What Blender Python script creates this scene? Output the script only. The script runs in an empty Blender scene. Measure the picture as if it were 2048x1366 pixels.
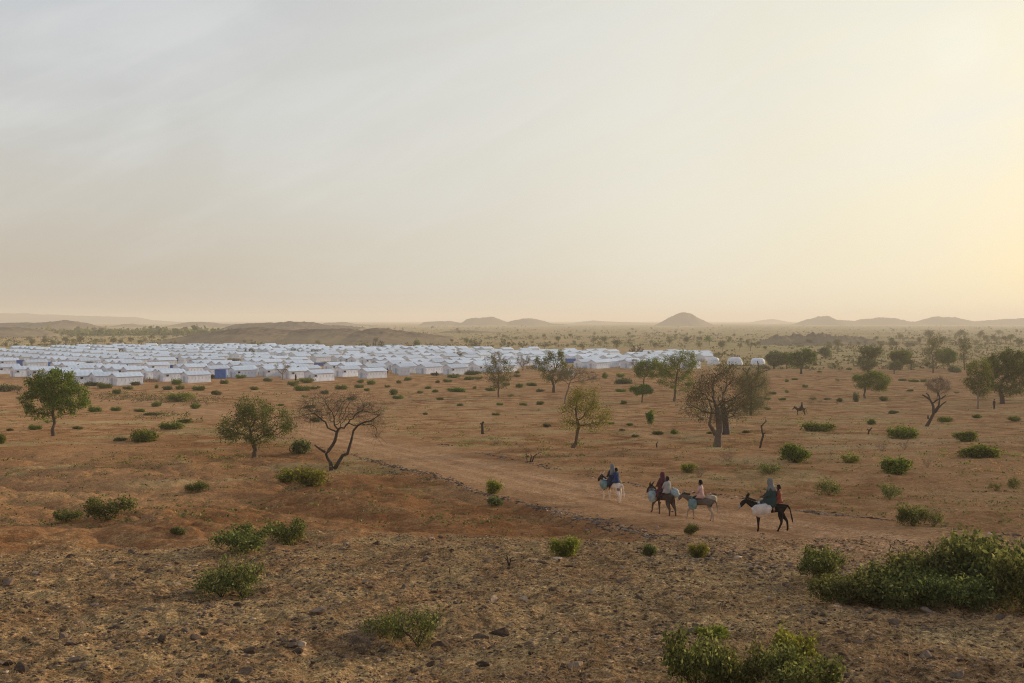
# Savanna plain with a field of white shelters, donkeys on a track. Everything procedural.
SKY_STRENGTH = 1.06
SKY_COLD = [(0.0, (0.49, 0.43, 0.35)), (0.03, (0.52, 0.465, 0.39)), (0.08, (0.57, 0.55, 0.50)), (0.13, (0.56, 0.575, 0.575)), (0.18, (0.52, 0.545, 0.585)), (0.22, (0.46, 0.50, 0.575)), (0.5, (0.26, 0.33, 0.46)), (1.0, (0.18, 0.24, 0.36))]
SKY_GLOW = [(0.0, (0.96, 0.73, 0.34)), (0.10, (0.90, 0.74, 0.40)), (0.22, (0.86, 0.77, 0.54)), (0.38, (0.83, 0.785, 0.65)), (0.6, (0.76, 0.735, 0.64)), (1.0, (0.62, 0.60, 0.54))]
SKY_GFAC = [(0.0, 1.0), (0.12, 0.95), (0.30, 0.80), (0.50, 0.58), (0.80, 0.12), (1.0, 0.0)]
G_RED = [(0.30, (0.190, 0.082, 0.033)), (0.62, (0.37, 0.178, 0.073))]
G_TAN = (0.49, 0.272, 0.125)
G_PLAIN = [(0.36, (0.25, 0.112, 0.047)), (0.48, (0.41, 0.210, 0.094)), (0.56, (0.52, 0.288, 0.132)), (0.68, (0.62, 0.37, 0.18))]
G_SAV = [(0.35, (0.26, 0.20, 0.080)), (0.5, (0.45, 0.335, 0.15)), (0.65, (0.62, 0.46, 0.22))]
G_PINK = (0.58, 0.355, 0.185)
G_GRAV = [(0.30, (0.18, 0.102, 0.047)), (0.65, (0.43, 0.255, 0.120))]
G_STRAW = (0.47, 0.315, 0.145)
G_DARK = (0.10, 0.062, 0.036)
G_ROAD = [(0.30, (0.44, 0.242, 0.118)), (0.65, (0.64, 0.375, 0.195))]
HAZE_COL = (0.88, 0.84, 0.775); HAZE_D = 0.00028; HAZE_G = 0.15
import bpy, math, random
import numpy as np
from mathutils import Vector, Matrix
R = math.radians
C = bpy.context.scene.collection
sc = bpy.context.scene
rng = np.random.default_rng(7)
random.seed(7)

# ------------------------------------------------------------------ camera
F = 1991.0; CX = 1024.0; HY = 640.0; CZ = 15.0      # focal length in photo pixels, horizon row, eye height over the plain
PITCH = math.atan((683.0 - HY) / F)
cam_d = bpy.data.cameras.new('camera'); cam = bpy.data.objects.new('camera', cam_d); C.objects.link(cam)
cam_d.sensor_width = 36.0; cam_d.lens = F / 2048.0 * 36.0
cam_d.clip_start = 0.5; cam_d.clip_end = 60000.0
cam.location = (0, 0, CZ); cam.rotation_euler = (R(90) - PITCH, 0, 0)
sc.camera = cam

# ------------------------------------------------------------------ light
SUN_AZ, SUN_EL = R(52), R(13)                        # azimuth to the right of the view direction (+Y)
sd = Vector((math.sin(SUN_AZ) * math.cos(SUN_EL), math.cos(SUN_AZ) * math.cos(SUN_EL), math.sin(SUN_EL)))
sun_d = bpy.data.lights.new('sun', 'SUN'); sun_d.energy = 4.8; sun_d.angle = R(4); sun_d.color = (1.0, 0.80, 0.56)
sun = bpy.data.objects.new('sun', sun_d); C.objects.link(sun)
sun.rotation_euler = sd.to_track_quat('Z', 'Y').to_euler()
sc.view_settings.view_transform = 'Standard'; sc.view_settings.look = 'None'
sc.view_settings.exposure = 0.0; sc.view_settings.gamma = 1.0; sc.view_settings.use_curve_mapping = False
sc.render.engine = 'CYCLES'
cy = sc.cycles
cy.max_bounces = 5; cy.diffuse_bounces = 2; cy.glossy_bounces = 1; cy.transmission_bounces = 2
cy.transparent_max_bounces = 6; cy.volume_bounces = 1
cy.use_denoising = True; cy.pixel_filter_type = 'BLACKMAN_HARRIS'; cy.filter_width = 1.1
try:
    cy.denoiser = 'OPENIMAGEDENOISE'; cy.denoising_prefilter = 'NONE'; cy.denoising_input_passes = 'RGB_ALBEDO_NORMAL'
except Exception: pass

def nn(nt, typ, **kw):
    n = nt.nodes.new(typ)
    for k, v in kw.items():
        if k == 'inp':
            for i, x in v.items(): n.inputs[i].default_value = x
        else: setattr(n, k, v)
    return n
def ramp(nt, stops, fac=None, interp='LINEAR'):
    n = nt.nodes.new('ShaderNodeValToRGB'); cr = n.color_ramp; cr.interpolation = interp
    while len(cr.elements) > 1: cr.elements.remove(cr.elements[-1])
    for i, (p, c) in enumerate(stops):
        e = cr.elements[0] if i == 0 else cr.elements.new(p)
        e.position = p
        if not hasattr(c, '__len__'): c = (c, c, c)
        e.color = (*c, 1)
    if fac is not None: nt.links.new(fac, n.inputs[0])
    return n
def mixc(nt, fac, a, b, mode='MIX'):
    n = nt.nodes.new('ShaderNodeMix'); n.data_type = 'RGBA'; n.blend_type = mode
    for s, v in ((0, fac), (6, a), (7, b)):
        if isinstance(v, bpy.types.NodeSocket): nt.links.new(v, n.inputs[s])
        elif s == 0: n.inputs[0].default_value = v
        else: n.inputs[s].default_value = (*v, 1)
    return n.outputs[2]
def mth(nt, op, a, b=None, clamp=False):
    n = nt.nodes.new('ShaderNodeMath'); n.operation = op; n.use_clamp = clamp
    for i, v in enumerate((a, b)):
        if v is None: continue
        if isinstance(v, bpy.types.NodeSocket): nt.links.new(v, n.inputs[i])
        else: n.inputs[i].default_value = v
    return n.outputs[0]

# sky: a thin veil of high cloud over the physical sky, all of it a function of the direction only
w = bpy.data.worlds.new('World'); sc.world = w; w.use_nodes = True
nt = w.node_tree; nt.nodes.clear(); L = nt.links.new
out = nn(nt, 'ShaderNodeOutputWorld'); bg = nn(nt, 'ShaderNodeBackground'); L(bg.outputs[0], out.inputs[0])
sky = nn(nt, 'ShaderNodeTexSky', sky_type='NISHITA', sun_disc=False, sun_elevation=SUN_EL, sun_rotation=SUN_AZ,
         dust_density=4.0, air_density=1.0, altitude=500.0)
skyd = nt.nodes.new('ShaderNodeVectorMath'); skyd.operation = 'SCALE'; L(sky.outputs[0], skyd.inputs[0]); skyd.inputs['Scale'].default_value = 0.10
tc = nn(nt, 'ShaderNodeTexCoord')
sep = nn(nt, 'ShaderNodeSeparateXYZ'); L(tc.outputs['Generated'], sep.inputs[0])
elev = mth(nt, 'ARCSINE', sep.outputs[2])                     # radians above the horizon
GL_AZ, GL_EL = R(36), R(7)                                   # centre of the yellow glow of the veiled sun
gd = (math.sin(GL_AZ) * math.cos(GL_EL), math.cos(GL_AZ) * math.cos(GL_EL), math.sin(GL_EL))
dot = nt.nodes.new('ShaderNodeVectorMath'); dot.operation = 'DOT_PRODUCT'; L(tc.outputs['Generated'], dot.inputs[0]); dot.inputs[1].default_value = gd
ang = mth(nt, 'ARCCOSINE', mth(nt, 'MINIMUM', dot.outputs['Value'], 0.9999))
cold = ramp(nt, SKY_COLD, mth(nt, 'MULTIPLY', elev, 1 / R(90), True))
glow = ramp(nt, SKY_GLOW, mth(nt, 'MULTIPLY', ang, 1 / R(75), True), 'EASE')
gfac = ramp(nt, SKY_GFAC, mth(nt, 'MULTIPLY', ang, 1 / R(75), True), 'EASE')
veil = mixc(nt, gfac.outputs[0], cold.outputs[0], glow.outputs[0])
# the second, paler patch of veil higher up
dot2 = nt.nodes.new('ShaderNodeVectorMath'); dot2.operation = 'DOT_PRODUCT'; L(tc.outputs['Generated'], dot2.inputs[0])
dot2.inputs[1].default_value = (math.sin(R(24)) * math.cos(R(14)), math.cos(R(24)) * math.cos(R(14)), math.sin(R(14)))
ang2 = mth(nt, 'ARCCOSINE', mth(nt, 'MINIMUM', dot2.outputs['Value'], 0.9999))
pale = ramp(nt, [(0, 0.85), (0.08, 0.62), (0.40, 0.30), (1, 0)], mth(nt, 'MULTIPLY', ang2, 1 / R(30), True), 'EASE')
veil = mixc(nt, pale.outputs[0], veil, (0.90, 0.89, 0.77))
# cloud streaks: noise over bearing and height, drawn out along a shallow slant
azn = mth(nt, 'ARCTAN2', sep.outputs[0], sep.outputs[1])
def streak(rot, sx, sy, scale, lo, hi, detail=6.0, dist=0.7, off=0.0):
    cmb = nn(nt, 'ShaderNodeCombineXYZ'); L(azn, cmb.inputs[0]); L(elev, cmb.inputs[1]); cmb.inputs[2].default_value = off
    mp = nn(nt, 'ShaderNodeMapping'); L(cmb.outputs[0], mp.inputs[0]); mp.inputs['Rotation'].default_value = (0, 0, R(rot)); 
    mp2 = nn(nt, 'ShaderNodeMapping'); L(mp.outputs[0], mp2.inputs[0]); mp2.inputs['Scale'].default_value = (sx, sy, 1)
    n1 = nn(nt, 'ShaderNodeTexNoise', inp={'Scale': scale, 'Detail': detail, 'Roughness': 0.52, 'Distortion': dist}); L(mp2.outputs[0], n1.inputs['Vector'])
    return ramp(nt, [(lo, 0.0), (hi, 1.0)], n1.outputs['Fac'], 'EASE').outputs[0]
fade = mth(nt, 'MULTIPLY', elev, 1 / R(10), True)
s1 = streak(-13, 1.0, 3.4, 2.6, 0.36, 0.70, 5.0, 1.2)
s2 = streak(-26, 1.0, 5.5, 5.0, 0.45, 0.70, 6.0, 0.5, 3.7)
veil = mixc(nt, mth(nt, 'MULTIPLY', mth(nt, 'MULTIPLY', s1, fade), 0.36), veil, (0.74, 0.755, 0.75))
veil = mixc(nt, mth(nt, 'MULTIPLY', mth(nt, 'MULTIPLY', s2, fade), 0.20), veil, (0.80, 0.80, 0.77))
col = mixc(nt, 0.90, skyd.outputs[0], veil)
L(col, bg.inputs[0]); bg.inputs[1].default_value = SKY_STRENGTH

# ------------------------------------------------------------------ numpy noise
_P = rng.permutation(4096)
def vnoise(x, y, seed=0):
    x = np.asarray(x, float); y = np.asarray(y, float)
    xi = np.floor(x).astype(np.int64); yi = np.floor(y).astype(np.int64)
    fx = x - xi; fy = y - yi
    u = fx * fx * fx * (fx * (fx * 6 - 15) + 10); v = fy * fy * fy * (fy * (fy * 6 - 15) + 10)
    def g(i, j):
        h = _P[(_P[(i + seed * 131) & 4095] + j) & 4095]
        a = h * (2 * np.pi / 4096)
        return np.cos(a) * (x - i) + np.sin(a) * (y - j)
    a = g(xi, yi); b = g(xi + 1, yi); c = g(xi, yi + 1); d = g(xi + 1, yi + 1)
    return 1.5 * ((a + u * (b - a)) * (1 - v) + (c + u * (d - c)) * v)
def fbm(x, y, o=4, seed=0, lac=2.03, gain=0.5):
    s = 0; a = 1
    for k in range(o):
        s = s + a * vnoise(x, y, seed + k * 7); x = x * lac + 3.1; y = y * lac + 1.7; a *= gain
    return s
def sm(a, b, x):
    t = np.clip((x - a) / (b - a), 0, 1); return t * t * (3 - 2 * t)

# ------------------------------------------------------------------ terrain height
_py = np.array([-400, -30, 0, 5, 10, 17, 27, 33, 40, 51, 65, 82, 95, 110, 140, 165, 200, 230, 9000, 1e5])
_pd = np.array([0.6, 1.2, 1.7, 3.4, 5.0, 6.2, 7.15, 7.75, 8.55, 9.5, 10.1, 10.8, 11.45, 12.2, 13.9, 14.75, 15.0, 15.0, 15.0, 15.0])
_ty = np.concatenate([np.linspace(-60, 260, 1281)])
_td = np.interp(_ty, _py, _pd); _k = np.exp(-np.linspace(-2, 2, 25) ** 2); _k /= _k.sum()
_td = np.convolve(np.pad(_td, 12, mode='edge'), _k, mode='valid')
def base_h(y): return CZ - np.interp(y, _ty, _td)
def unproject_base(px, py):
    """photo pixel -> world x, y on the smooth base profile"""
    px = np.asarray(px, float); py = np.asarray(py, float)
    ys = np.exp(np.linspace(np.log(6), np.log(9000), 4000)); row = HY + F * (CZ - base_h(ys)) / ys
    Y = np.interp(-py, -row, ys)
    return (px - CX) / F * Y, Y
NEAR = [(-300, 800), (0, 800), (150, 803), (300, 822), (420, 842), (500, 862), (590, 884), (700, 908), (780, 932), (860, 948), (900, 963), (960, 988), (1040, 1006), (1100, 1022), (1180, 1037), (1260, 1060), (1340, 1086), (1400, 1108), (1500, 1128), (1620, 1146), (1760, 1160), (1900, 1185), (2100, 1215), (2500, 1280)]
FAR = [(-300, 778), (0, 780), (150, 783), (300, 793), (420, 806), (520, 822), (640, 842), (760, 862), (840, 880), (900, 894), (960, 906), (1040, 924), (1160, 950), (1250, 967), (1340, 982), (1440, 992), (1500, 1002), (1600, 1022), (1700, 1034), (1800, 1044), (1900, 1058), (2000, 1068), (2100, 1080), (2500, 1110)]
def _curve(pts):
    p = np.array(pts, float); s = np.arange(len(p)); t = np.linspace(0, len(p) - 1, 400)
    x, y = unproject_base(np.interp(t, s, p[:, 0]), np.interp(t, s, p[:, 1])); return np.stack([x, y], 1)
near_c = _curve(NEAR); far_c = _curve(FAR)
# the track is monotone in y, so its two edges are x-functions of y
_oN = np.argsort(near_c[:, 1]); _oF = np.argsort(far_c[:, 1])
def edge_x(c, o, y): return np.interp(y, c[o, 1], c[o, 0])
def road_sd(x, y):
    """>0 inside the track, metres to the nearer edge (approx.)"""
    a = x - edge_x(near_c, _oN, y); b = edge_x(far_c, _oF, y) - x
    return np.minimum(a, b) * 0.75
def gravel_mask(x, y):
    yb = 36.5 + 1.6 * np.sin(x * 0.16 + 1.0) + 1.2 * vnoise(x * 0.25, y * 0.25, 5) + 0.12 * np.maximum(0, x - 4) - 0.06 * np.minimum(0, x)* -1
    yb = yb + 1.3 * vnoise(x * 0.7, y * 0.7, 6)
    return sm(2.2, -1.8, y - yb)
def H(x, y):
    x = np.asarray(x, float); y = np.asarray(y, float)
    h = base_h(y)
    rd = road_sd(x, y)
    on = sm(-1.5, 0.6, rd)
    g = gravel_mask(x, y)
    near = sm(200, 90, np.hypot(x, y))
    # eroded red mounds between the stony slope and the track
    leftside = sm(1.5, -4, x - edge_x(near_c, _oN, y))
    m = (1 - g) * leftside * sm(98, 66, y)
    wx = x + 2.6 * vnoise(x * 0.09, y * 0.09, 11); wy = y + 2.6 * vnoise(x * 0.09, y * 0.09, 12)
    bil = 1 - np.abs(vnoise(wx * 0.085, wy * 0.12, 21)) * 2.0
    bil2 = 1 - np.abs(vnoise(wx * 0.26, wy * 0.38, 22)) * 2.0
    h = h + m * (-0.42 * np.maximum(bil, 0) ** 3 - 0.20 * np.maximum(bil2, 0) ** 3 + 0.34 * vnoise(wx * 0.075, wy * 0.11, 23) + 0.10 * fbm(x * 0.8, y * 1.2, 4, 24) - 0.10 * np.maximum(1 - np.abs(vnoise(wx * 0.7, wy * 0.9, 25)) * 3, 0) ** 2 + 0.12)
    h = h - 0.30 * (1 - g) * sm(-0.1, -1.4, x - edge_x(near_c, _oN, y)) * sm(-7, -1.5, x - edge_x(near_c, _oN, y)) * sm(75, 60, y)
    # low banks and washes elsewhere
    o = (1 - on) * (1 - m)
    far = sm(60, 160, y)
    h = h + o * (0.30 * near * (1 - g) * vnoise(x * 0.06, y * 0.13, 31) + 0.10 * (1 - g) * near * fbm(x * 0.3, y * 0.5, 3, 32))
    h = h + sm(150, 500, y) * (0.9 * vnoise(x * 0.006, y * 0.004, 41) + 0.35 * vnoise(x * 0.02, y * 0.03, 42)) - 0.0
    # stony slope: bumpy ground
    h = h + g * (0.16 * vnoise(x * 0.35, y * 0.35, 51) + 0.085 * fbm(x * 1.5, y * 1.5, 4, 52, 2.1, 0.6))
    # wheel ruts
    c = x - 0.5 * (edge_x(near_c, _oN, y) + edge_x(far_c, _oF, y))
    rut = np.exp(-((c - 1.6) / 0.5) ** 2) + np.exp(-((c + 0.4) / 0.5) ** 2)
    h = h + on * (-0.10 * rut * sm(180, 60, y) + 0.025 * fbm(x * 0.7, y * 0.7, 3, 61))
    # far ridges' plain rises a little to both sides
    return h
def ground_at(px, py):
    dx = (px - CX) / F; dz = -(py - HY) / F
    ys = np.exp(np.linspace(np.log(7), np.log(9000), 1500))
    d = CZ + dz * ys - H(dx * ys, ys)
    i = np.argmax(d < 0)
    if d[i] >= 0: i = len(ys) - 1
    a, b = ys[max(i - 1, 0)], ys[i]
    t = np.linspace(a, b, 30); dd = CZ + dz * t - H(dx * t, t)
    k = np.argmax(dd < 0) if (dd < 0).any() else 29
    Y = float(t[k]); return Vector((dx * Y, Y, float(H(dx * Y, Y))))
def project(x, y, z):
    return CX + F * x / y, HY + F * (CZ - z) / y

# ------------------------------------------------------------------ object helpers
def mesh_np(name, V, Fc, mat=None, smooth=False, mats=None, mi=None):
    """V (n,3); Fc (m,k) array of equal-size faces"""
    V = np.asarray(V, np.float32); Fc = np.asarray(Fc, np.int32)
    me = bpy.data.meshes.new(name); m, k = Fc.shape
    me.vertices.add(len(V)); me.vertices.foreach_set('co', V.ravel())
    me.loops.add(m * k); me.loops.foreach_set('vertex_index', Fc.ravel())
    me.polygons.add(m); me.polygons.foreach_set('loop_start', np.arange(0, m * k, k, dtype=np.int32)); me.polygons.foreach_set('loop_total', np.full(m, k, np.int32))
    if smooth: me.polygons.foreach_set('use_smooth', np.ones(m, bool))
    for q in (mats or ([mat] if mat else [])): me.materials.append(q)
    if mi is not None: me.polygons.foreach_set('material_index', np.asarray(mi, np.int32))
    me.update(calc_edges=True); return me
def mesh_py(name, V, Fc, mat=None, smooth=False):
    me = bpy.data.meshes.new(name); me.from_pydata([tuple(map(float, v)) for v in V], [], [tuple(map(int, f)) for f in Fc])
    if mat: me.materials.append(mat)
    if smooth:
        for p in me.polygons: p.use_smooth = True
    me.update(); return me
def ob(name, me, parent=None, loc=None, rz=None):
    o = bpy.data.objects.new(name, me); C.objects.link(o)
    if parent: o.parent = parent
    if loc is not None: o.location = loc
    if rz is not None: o.rotation_euler = (0, 0, rz)
    return o
def tag(o, label=None, cat=None, group=None, kind=None):
    if label: o['label'] = label
    if cat: o['category'] = cat
    if group: o['group'] = group
    if kind: o['kind'] = kind
    return o
def dup(root, loc=None, rz=None, scale=None):
    r = root.copy(); C.objects.link(r)
    if loc is not None: r.location = loc
    if rz is not None: r.rotation_euler = (0, 0, rz)
    if scale is not None: r.scale = scale
    for ch in list(root.children):
        c = ch.copy(); C.objects.link(c); c.parent = r
        for g in list(ch.children):
            d = g.copy(); C.objects.link(d); d.parent = c
    return r

class MB:
    """collects boxes and tubes into one mesh"""
    def __init__(s): s.V = []; s.F = []
    def add(s, V, Fc):
        b = len(s.V); s.V += [tuple(v) for v in V]; s.F += [tuple(i + b for i in f) for f in Fc]
    def box(s, c, d, rz=0.0):
        ca, sa = math.cos(rz), math.sin(rz); V = []
        for z in (-.5, .5):
            for (x, y) in ((-.5, -.5), (.5, -.5), (.5, .5), (-.5, .5)):
                X, Y = x * d[0], y * d[1]; V.append((c[0] + X * ca - Y * sa, c[1] + X * sa + Y * ca, c[2] + z * d[2]))
        s.add(V, [(3, 2, 1, 0), (4, 5, 6, 7), (0, 1, 5, 4), (1, 2, 6, 5), (2, 3, 7, 6), (3, 0, 4, 7)])
    def tube(s, pts, rad, n=6, cap=True):
        pts = [Vector(p) for p in pts]; V = []; Fc = []
        if not hasattr(rad, '__len__'): rad = [rad] * len(pts)
        ref = Vector((0.31, 0.17, 0.93)).normalized()
        for i, p in enumerate(pts):
            t = (pts[min(i + 1, len(pts) - 1)] - pts[max(i - 1, 0)]).normalized()
            a = t.cross(ref)
            if a.length < 1e-3: a = t.cross(Vector((1, 0, 0)))
            a.normalize(); b = t.cross(a)
            for k in range(n):
                q = 2 * math.pi * k / n; V.append(p + (a * math.cos(q) + b * math.sin(q)) * rad[i])
        for i in range(len(pts) - 1):
            for k in range(n):
                Fc.append((i * n + k, i * n + (k + 1) % n, (i + 1) * n + (k + 1) % n, (i + 1) * n + k))
        if cap: Fc.append(tuple(range(n - 1, -1, -1))); Fc.append(tuple(len(pts) * n - n + k for k in range(n)))
        s.add(V, Fc)
    def mesh(s, name, mat, smooth=False): return mesh_py(name, s.V, s.F, mat, smooth)
# ------------------------------------------------------------------ materials
def mat(name):
    m = bpy.data.materials.new(name); m.use_nodes = True
    nt = m.node_tree; nt.nodes.clear()
    return m, nt, nn(nt, 'ShaderNodeOutputMaterial')
def simple(name, col, rough=0.85, var=0.25, scale=6.0, bump=0.0, spec=0.25, coord='Object'):
    m, nt, o = mat(name); L = nt.links.new
    b = nn(nt, 'ShaderNodeBsdfPrincipled'); L(b.outputs[0], o.inputs[0])
    tcn = nn(nt, 'ShaderNodeTexCoord')
    n = nn(nt, 'ShaderNodeTexNoise', inp={'Scale': scale, 'Detail': 4.0, 'Roughness': 0.6}); L(tcn.outputs[coord], n.inputs['Vector'])
    c = ramp(nt, [(0.3, [x * (1 - var) for x in col]), (0.7, [min(1, x * (1 + var)) for x in col])], n.outputs['Fac'])
    L(c.outputs[0], b.inputs['Base Color']); b.inputs['Roughness'].default_value = rough
    b.inputs['Specular IOR Level'].default_value = spec
    if bump:
        bp = nn(nt, 'ShaderNodeBump', inp={'Strength': bump, 'Distance': 0.02}); L(n.outputs['Fac'], bp.inputs['Height']); L(bp.outputs[0], b.inputs['Normal'])
    return m
def leafmat(name, cols, trans=0.45):
    """cols: dark, mid, light leaf colours; each leaf (mesh island) draws its own"""
    m, nt, o = mat(name); L = nt.links.new
    geo = nn(nt, 'ShaderNodeNewGeometry'); oi = nn(nt, 'ShaderNodeObjectInfo')
    c = ramp(nt, [(0.0, cols[0]), (0.5, cols[1]), (0.93, cols[2]), (1.0, cols[3] if len(cols) > 3 else cols[2])], geo.outputs['Random Per Island'])
    hs = nn(nt, 'ShaderNodeHueSaturation'); L(c.outputs[0], hs.inputs['Color'])
    L(mth(nt, 'ADD', mth(nt, 'MULTIPLY', oi.outputs['Random'], 0.05), 0.478), hs.inputs['Hue'])
    L(mth(nt, 'ADD', mth(nt, 'MULTIPLY', oi.outputs['Random'], 0.3), 0.85), hs.inputs['Value'])
    d = nn(nt, 'ShaderNodeBsdfDiffuse'); t = nn(nt, 'ShaderNodeBsdfTranslucent'); mx = nn(nt, 'ShaderNodeMixShader')
    L(hs.outputs[0], d.inputs[0]); L(hs.outputs[0], t.inputs[0]); mx.inputs[0].default_value = trans
    L(d.outputs[0], mx.inputs[1]); L(t.outputs[0], mx.inputs[2]); L(mx.outputs[0], o.inputs[0])
    return m
def ground_mat():
    m, nt, o = mat('earth'); L = nt.links.new
    b = nn(nt, 'ShaderNodeBsdfDiffuse'); L(b.outputs[0], o.inputs[0]); b.inputs['Roughness'].default_value = 1.0
    geo = nn(nt, 'ShaderNodeNewGeometry'); at = nn(nt, 'ShaderNodeAttribute', attribute_name='soil')
    sp = nn(nt, 'ShaderNodeSeparateColor'); L(at.outputs['Color'], sp.inputs[0])
    road, grav, savan = sp.outputs[0], sp.outputs[1], sp.outputs[2]
    def noise(scale, detail=4.0, rough=0.55, vec=None, dist=0.0):
        n = nn(nt, 'ShaderNodeTexNoise', inp={'Scale': scale, 'Detail': detail, 'Roughness': rough, 'Distortion': dist}); L(vec or geo.outputs['Position'], n.inputs['Vector']); return n.outputs['Fac']
    big = noise(0.045, 3.0); mid = noise(0.33, 5.0, 0.62, None, 0.6); small = noise(2.1, 6.0, 0.65); fine = noise(11.0, 5.0, 0.7); huge = noise(0.011, 4.0, 0.6)
    # red eroded earth
    red = ramp(nt, G_RED, mid).outputs[0]
    red = mixc(nt, ramp(nt, [(0.42, 0.0), (0.66, 0.75)], big).outputs[0], red, G_TAN)
    # plain
    pl = ramp(nt, G_PLAIN, mid).outputs[0]
    pl = mixc(nt, ramp(nt, [(0.45, 0.0), (0.62, 0.6)], big).outputs[0], pl, G_TAN)
    # red soil only near (green channel of attribute 2 not needed: alpha carries it)
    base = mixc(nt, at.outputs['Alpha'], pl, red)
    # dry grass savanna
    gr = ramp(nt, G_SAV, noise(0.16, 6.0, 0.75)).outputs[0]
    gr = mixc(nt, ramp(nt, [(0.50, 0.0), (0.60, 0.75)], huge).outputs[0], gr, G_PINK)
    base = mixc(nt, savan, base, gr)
    # stony slope with litter
    gv = ramp(nt, G_GRAV, small).outputs[0]
    gv = mixc(nt, ramp(nt, [(0.40, 0.0), (0.62, 0.85)], mid).outputs[0], gv, G_STRAW)
    gv = mixc(nt, ramp(nt, [(0.50, 0.0), (0.64, 0.35)], noise(0.55, 4.0, 0.6)).outputs[0], gv, G_DARK)
    base = mixc(nt, grav, base, gv)
    # track
    rd = ramp(nt, G_ROAD, mid).outputs[0]
    base = mixc(nt, road, base, rd)
    # grit: weak on the swept earth, strong on the stony slope
    gs = mth(nt, 'ADD', mth(nt, 'MULTIPLY', grav, 0.50), 0.48)
    n2_ = noise(5.0, 5.0, 0.7)
    base = mixc(nt, gs, base, ramp(nt, [(0.34, 0.28), (0.46, 0.85), (0.54, 1.08), (0.66, 1.75)], fine).outputs[0], 'MULTIPLY')
    base = mixc(nt, gs, base, ramp(nt, [(0.34, 0.45), (0.48, 0.95), (0.66, 1.4)], n2_).outputs[0], 'MULTIPLY')
    base = mixc(nt, gs, base, ramp(nt, [(0.32, 0.45), (0.5, 1.0), (0.68, 1.5)], noise(30.0, 3.0, 0.7)).outputs[0], 'MULTIPLY')
    base = mixc(nt, 0.7, base, ramp(nt, [(0.3, 0.70), (0.5, 1.0), (0.75, 1.22)], small).outputs[0], 'MULTIPLY')
    L(base, b.inputs[0])
    bp = nn(nt, 'ShaderNodeBump', inp={'Strength': 0.9, 'Distance': 0.12}); L(mth(nt, 'ADD', mth(nt, 'MULTIPLY', small, 0.8), mth(nt, 'MULTIPLY', fine, 0.40)), bp.inputs['Height']); L(bp.outputs[0], b.inputs['Normal'])
    return m
M = {}
M['earth'] = ground_mat()
M['bark'] = simple('bark', (0.105, 0.075, 0.05), 0.9, 0.4, 7, 0.6)
M['bark_pale'] = simple('bark_pale', (0.24, 0.19, 0.145), 0.9, 0.3, 7, 0.5)
M['bark_dark'] = simple('bark_dark', (0.06, 0.046, 0.035), 0.9, 0.4, 7, 0.6)
M['twig_thorn'] = simple('twig_thorn', (0.105, 0.086, 0.066), 0.9, 0.35, 5)
M['twig_grey'] = simple('twig_grey', (0.17, 0.13, 0.095), 0.9, 0.3, 5)
M['leaf'] = leafmat('leaf_green', [(0.045, 0.068, 0.010), (0.130, 0.170, 0.026), (0.25, 0.275, 0.050)])
M['leaf_bush'] = leafmat('leaf_bush', [(0.045, 0.058, 0.016), (0.135, 0.142, 0.040), (0.26, 0.26, 0.08), (0.42, 0.41, 0.15)])
M['leaf_dark'] = leafmat('leaf_dark', [(0.035, 0.054, 0.010), (0.105, 0.132, 0.024), (0.20, 0.22, 0.045)])
M['leaf_olive'] = leafmat('leaf_olive', [(0.055, 0.062, 0.020), (0.12, 0.13, 0.045), (0.20, 0.20, 0.075)])
M['leaf_yellow'] = leafmat('leaf_yellow', [(0.10, 0.115, 0.020), (0.20, 0.205, 0.035), (0.33, 0.31, 0.06)])
M['leaf_brown'] = leafmat('leaf_brown', [(0.07, 0.070, 0.026), (0.14, 0.138, 0.050), (0.25, 0.225, 0.085)], 0.2)
M['leaf_far'] = leafmat('leaf_far', [(0.08, 0.085, 0.035), (0.17, 0.17, 0.065), (0.26, 0.245, 0.105)], 0.2)  # lightened so the leaf colour itself carries some of the distance haze
M['leaf_feather'] = leafmat('leaf_feather', [(0.055, 0.080, 0.022), (0.140, 0.175, 0.050), (0.26, 0.29, 0.10)], 0.5)
M['straw'] = leafmat('straw', [(0.26, 0.165, 0.065), (0.46, 0.31, 0.13), (0.66, 0.48, 0.23)], 0.25)
M['stone'] = None
def stonemat(name, a, b, c):
    m, nt, o = mat(name); L = nt.links.new
    d = nn(nt, 'ShaderNodeBsdfDiffuse'); L(d.outputs[0], o.inputs[0])
    geo = nn(nt, 'ShaderNodeNewGeometry'); oi = nn(nt, 'ShaderNodeObjectInfo')
    r = mth(nt, 'FRACT', mth(nt, 'ADD', geo.outputs['Random Per Island'], oi.outputs['Random']))
    cc = ramp(nt, [(0.0, a), (0.55, b), (0.93, c), (1.0, [min(1, x * 1.7) for x in c])], r)
    n = nn(nt, 'ShaderNodeTexNoise', inp={'Scale': 14.0, 'Detail': 4.0}); L(geo.outputs['Position'], n.inputs['Vector'])
    v = ramp(nt, [(0.3, 0.65), (0.7, 1.3)], n.outputs['Fac'])
    L(mixc(nt, 1.0, cc.outputs[0], v.outputs[0], 'MULTIPLY'), d.inputs[0])
    bp = nn(nt, 'ShaderNodeBump', inp={'Strength': 0.6, 'Distance': 0.02}); L(n.outputs['Fac'], bp.inputs['Height']); L(bp.outputs[0], d.inputs['Normal'])
    return m
M['stone'] = stonemat('stone', (0.055, 0.038, 0.027), (0.12, 0.085, 0.060), (0.25, 0.18, 0.125))
M['stone_grey'] = stonemat('stone_grey', (0.085, 0.060, 0.044), (0.165, 0.115, 0.082), (0.29, 0.21, 0.15))
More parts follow.
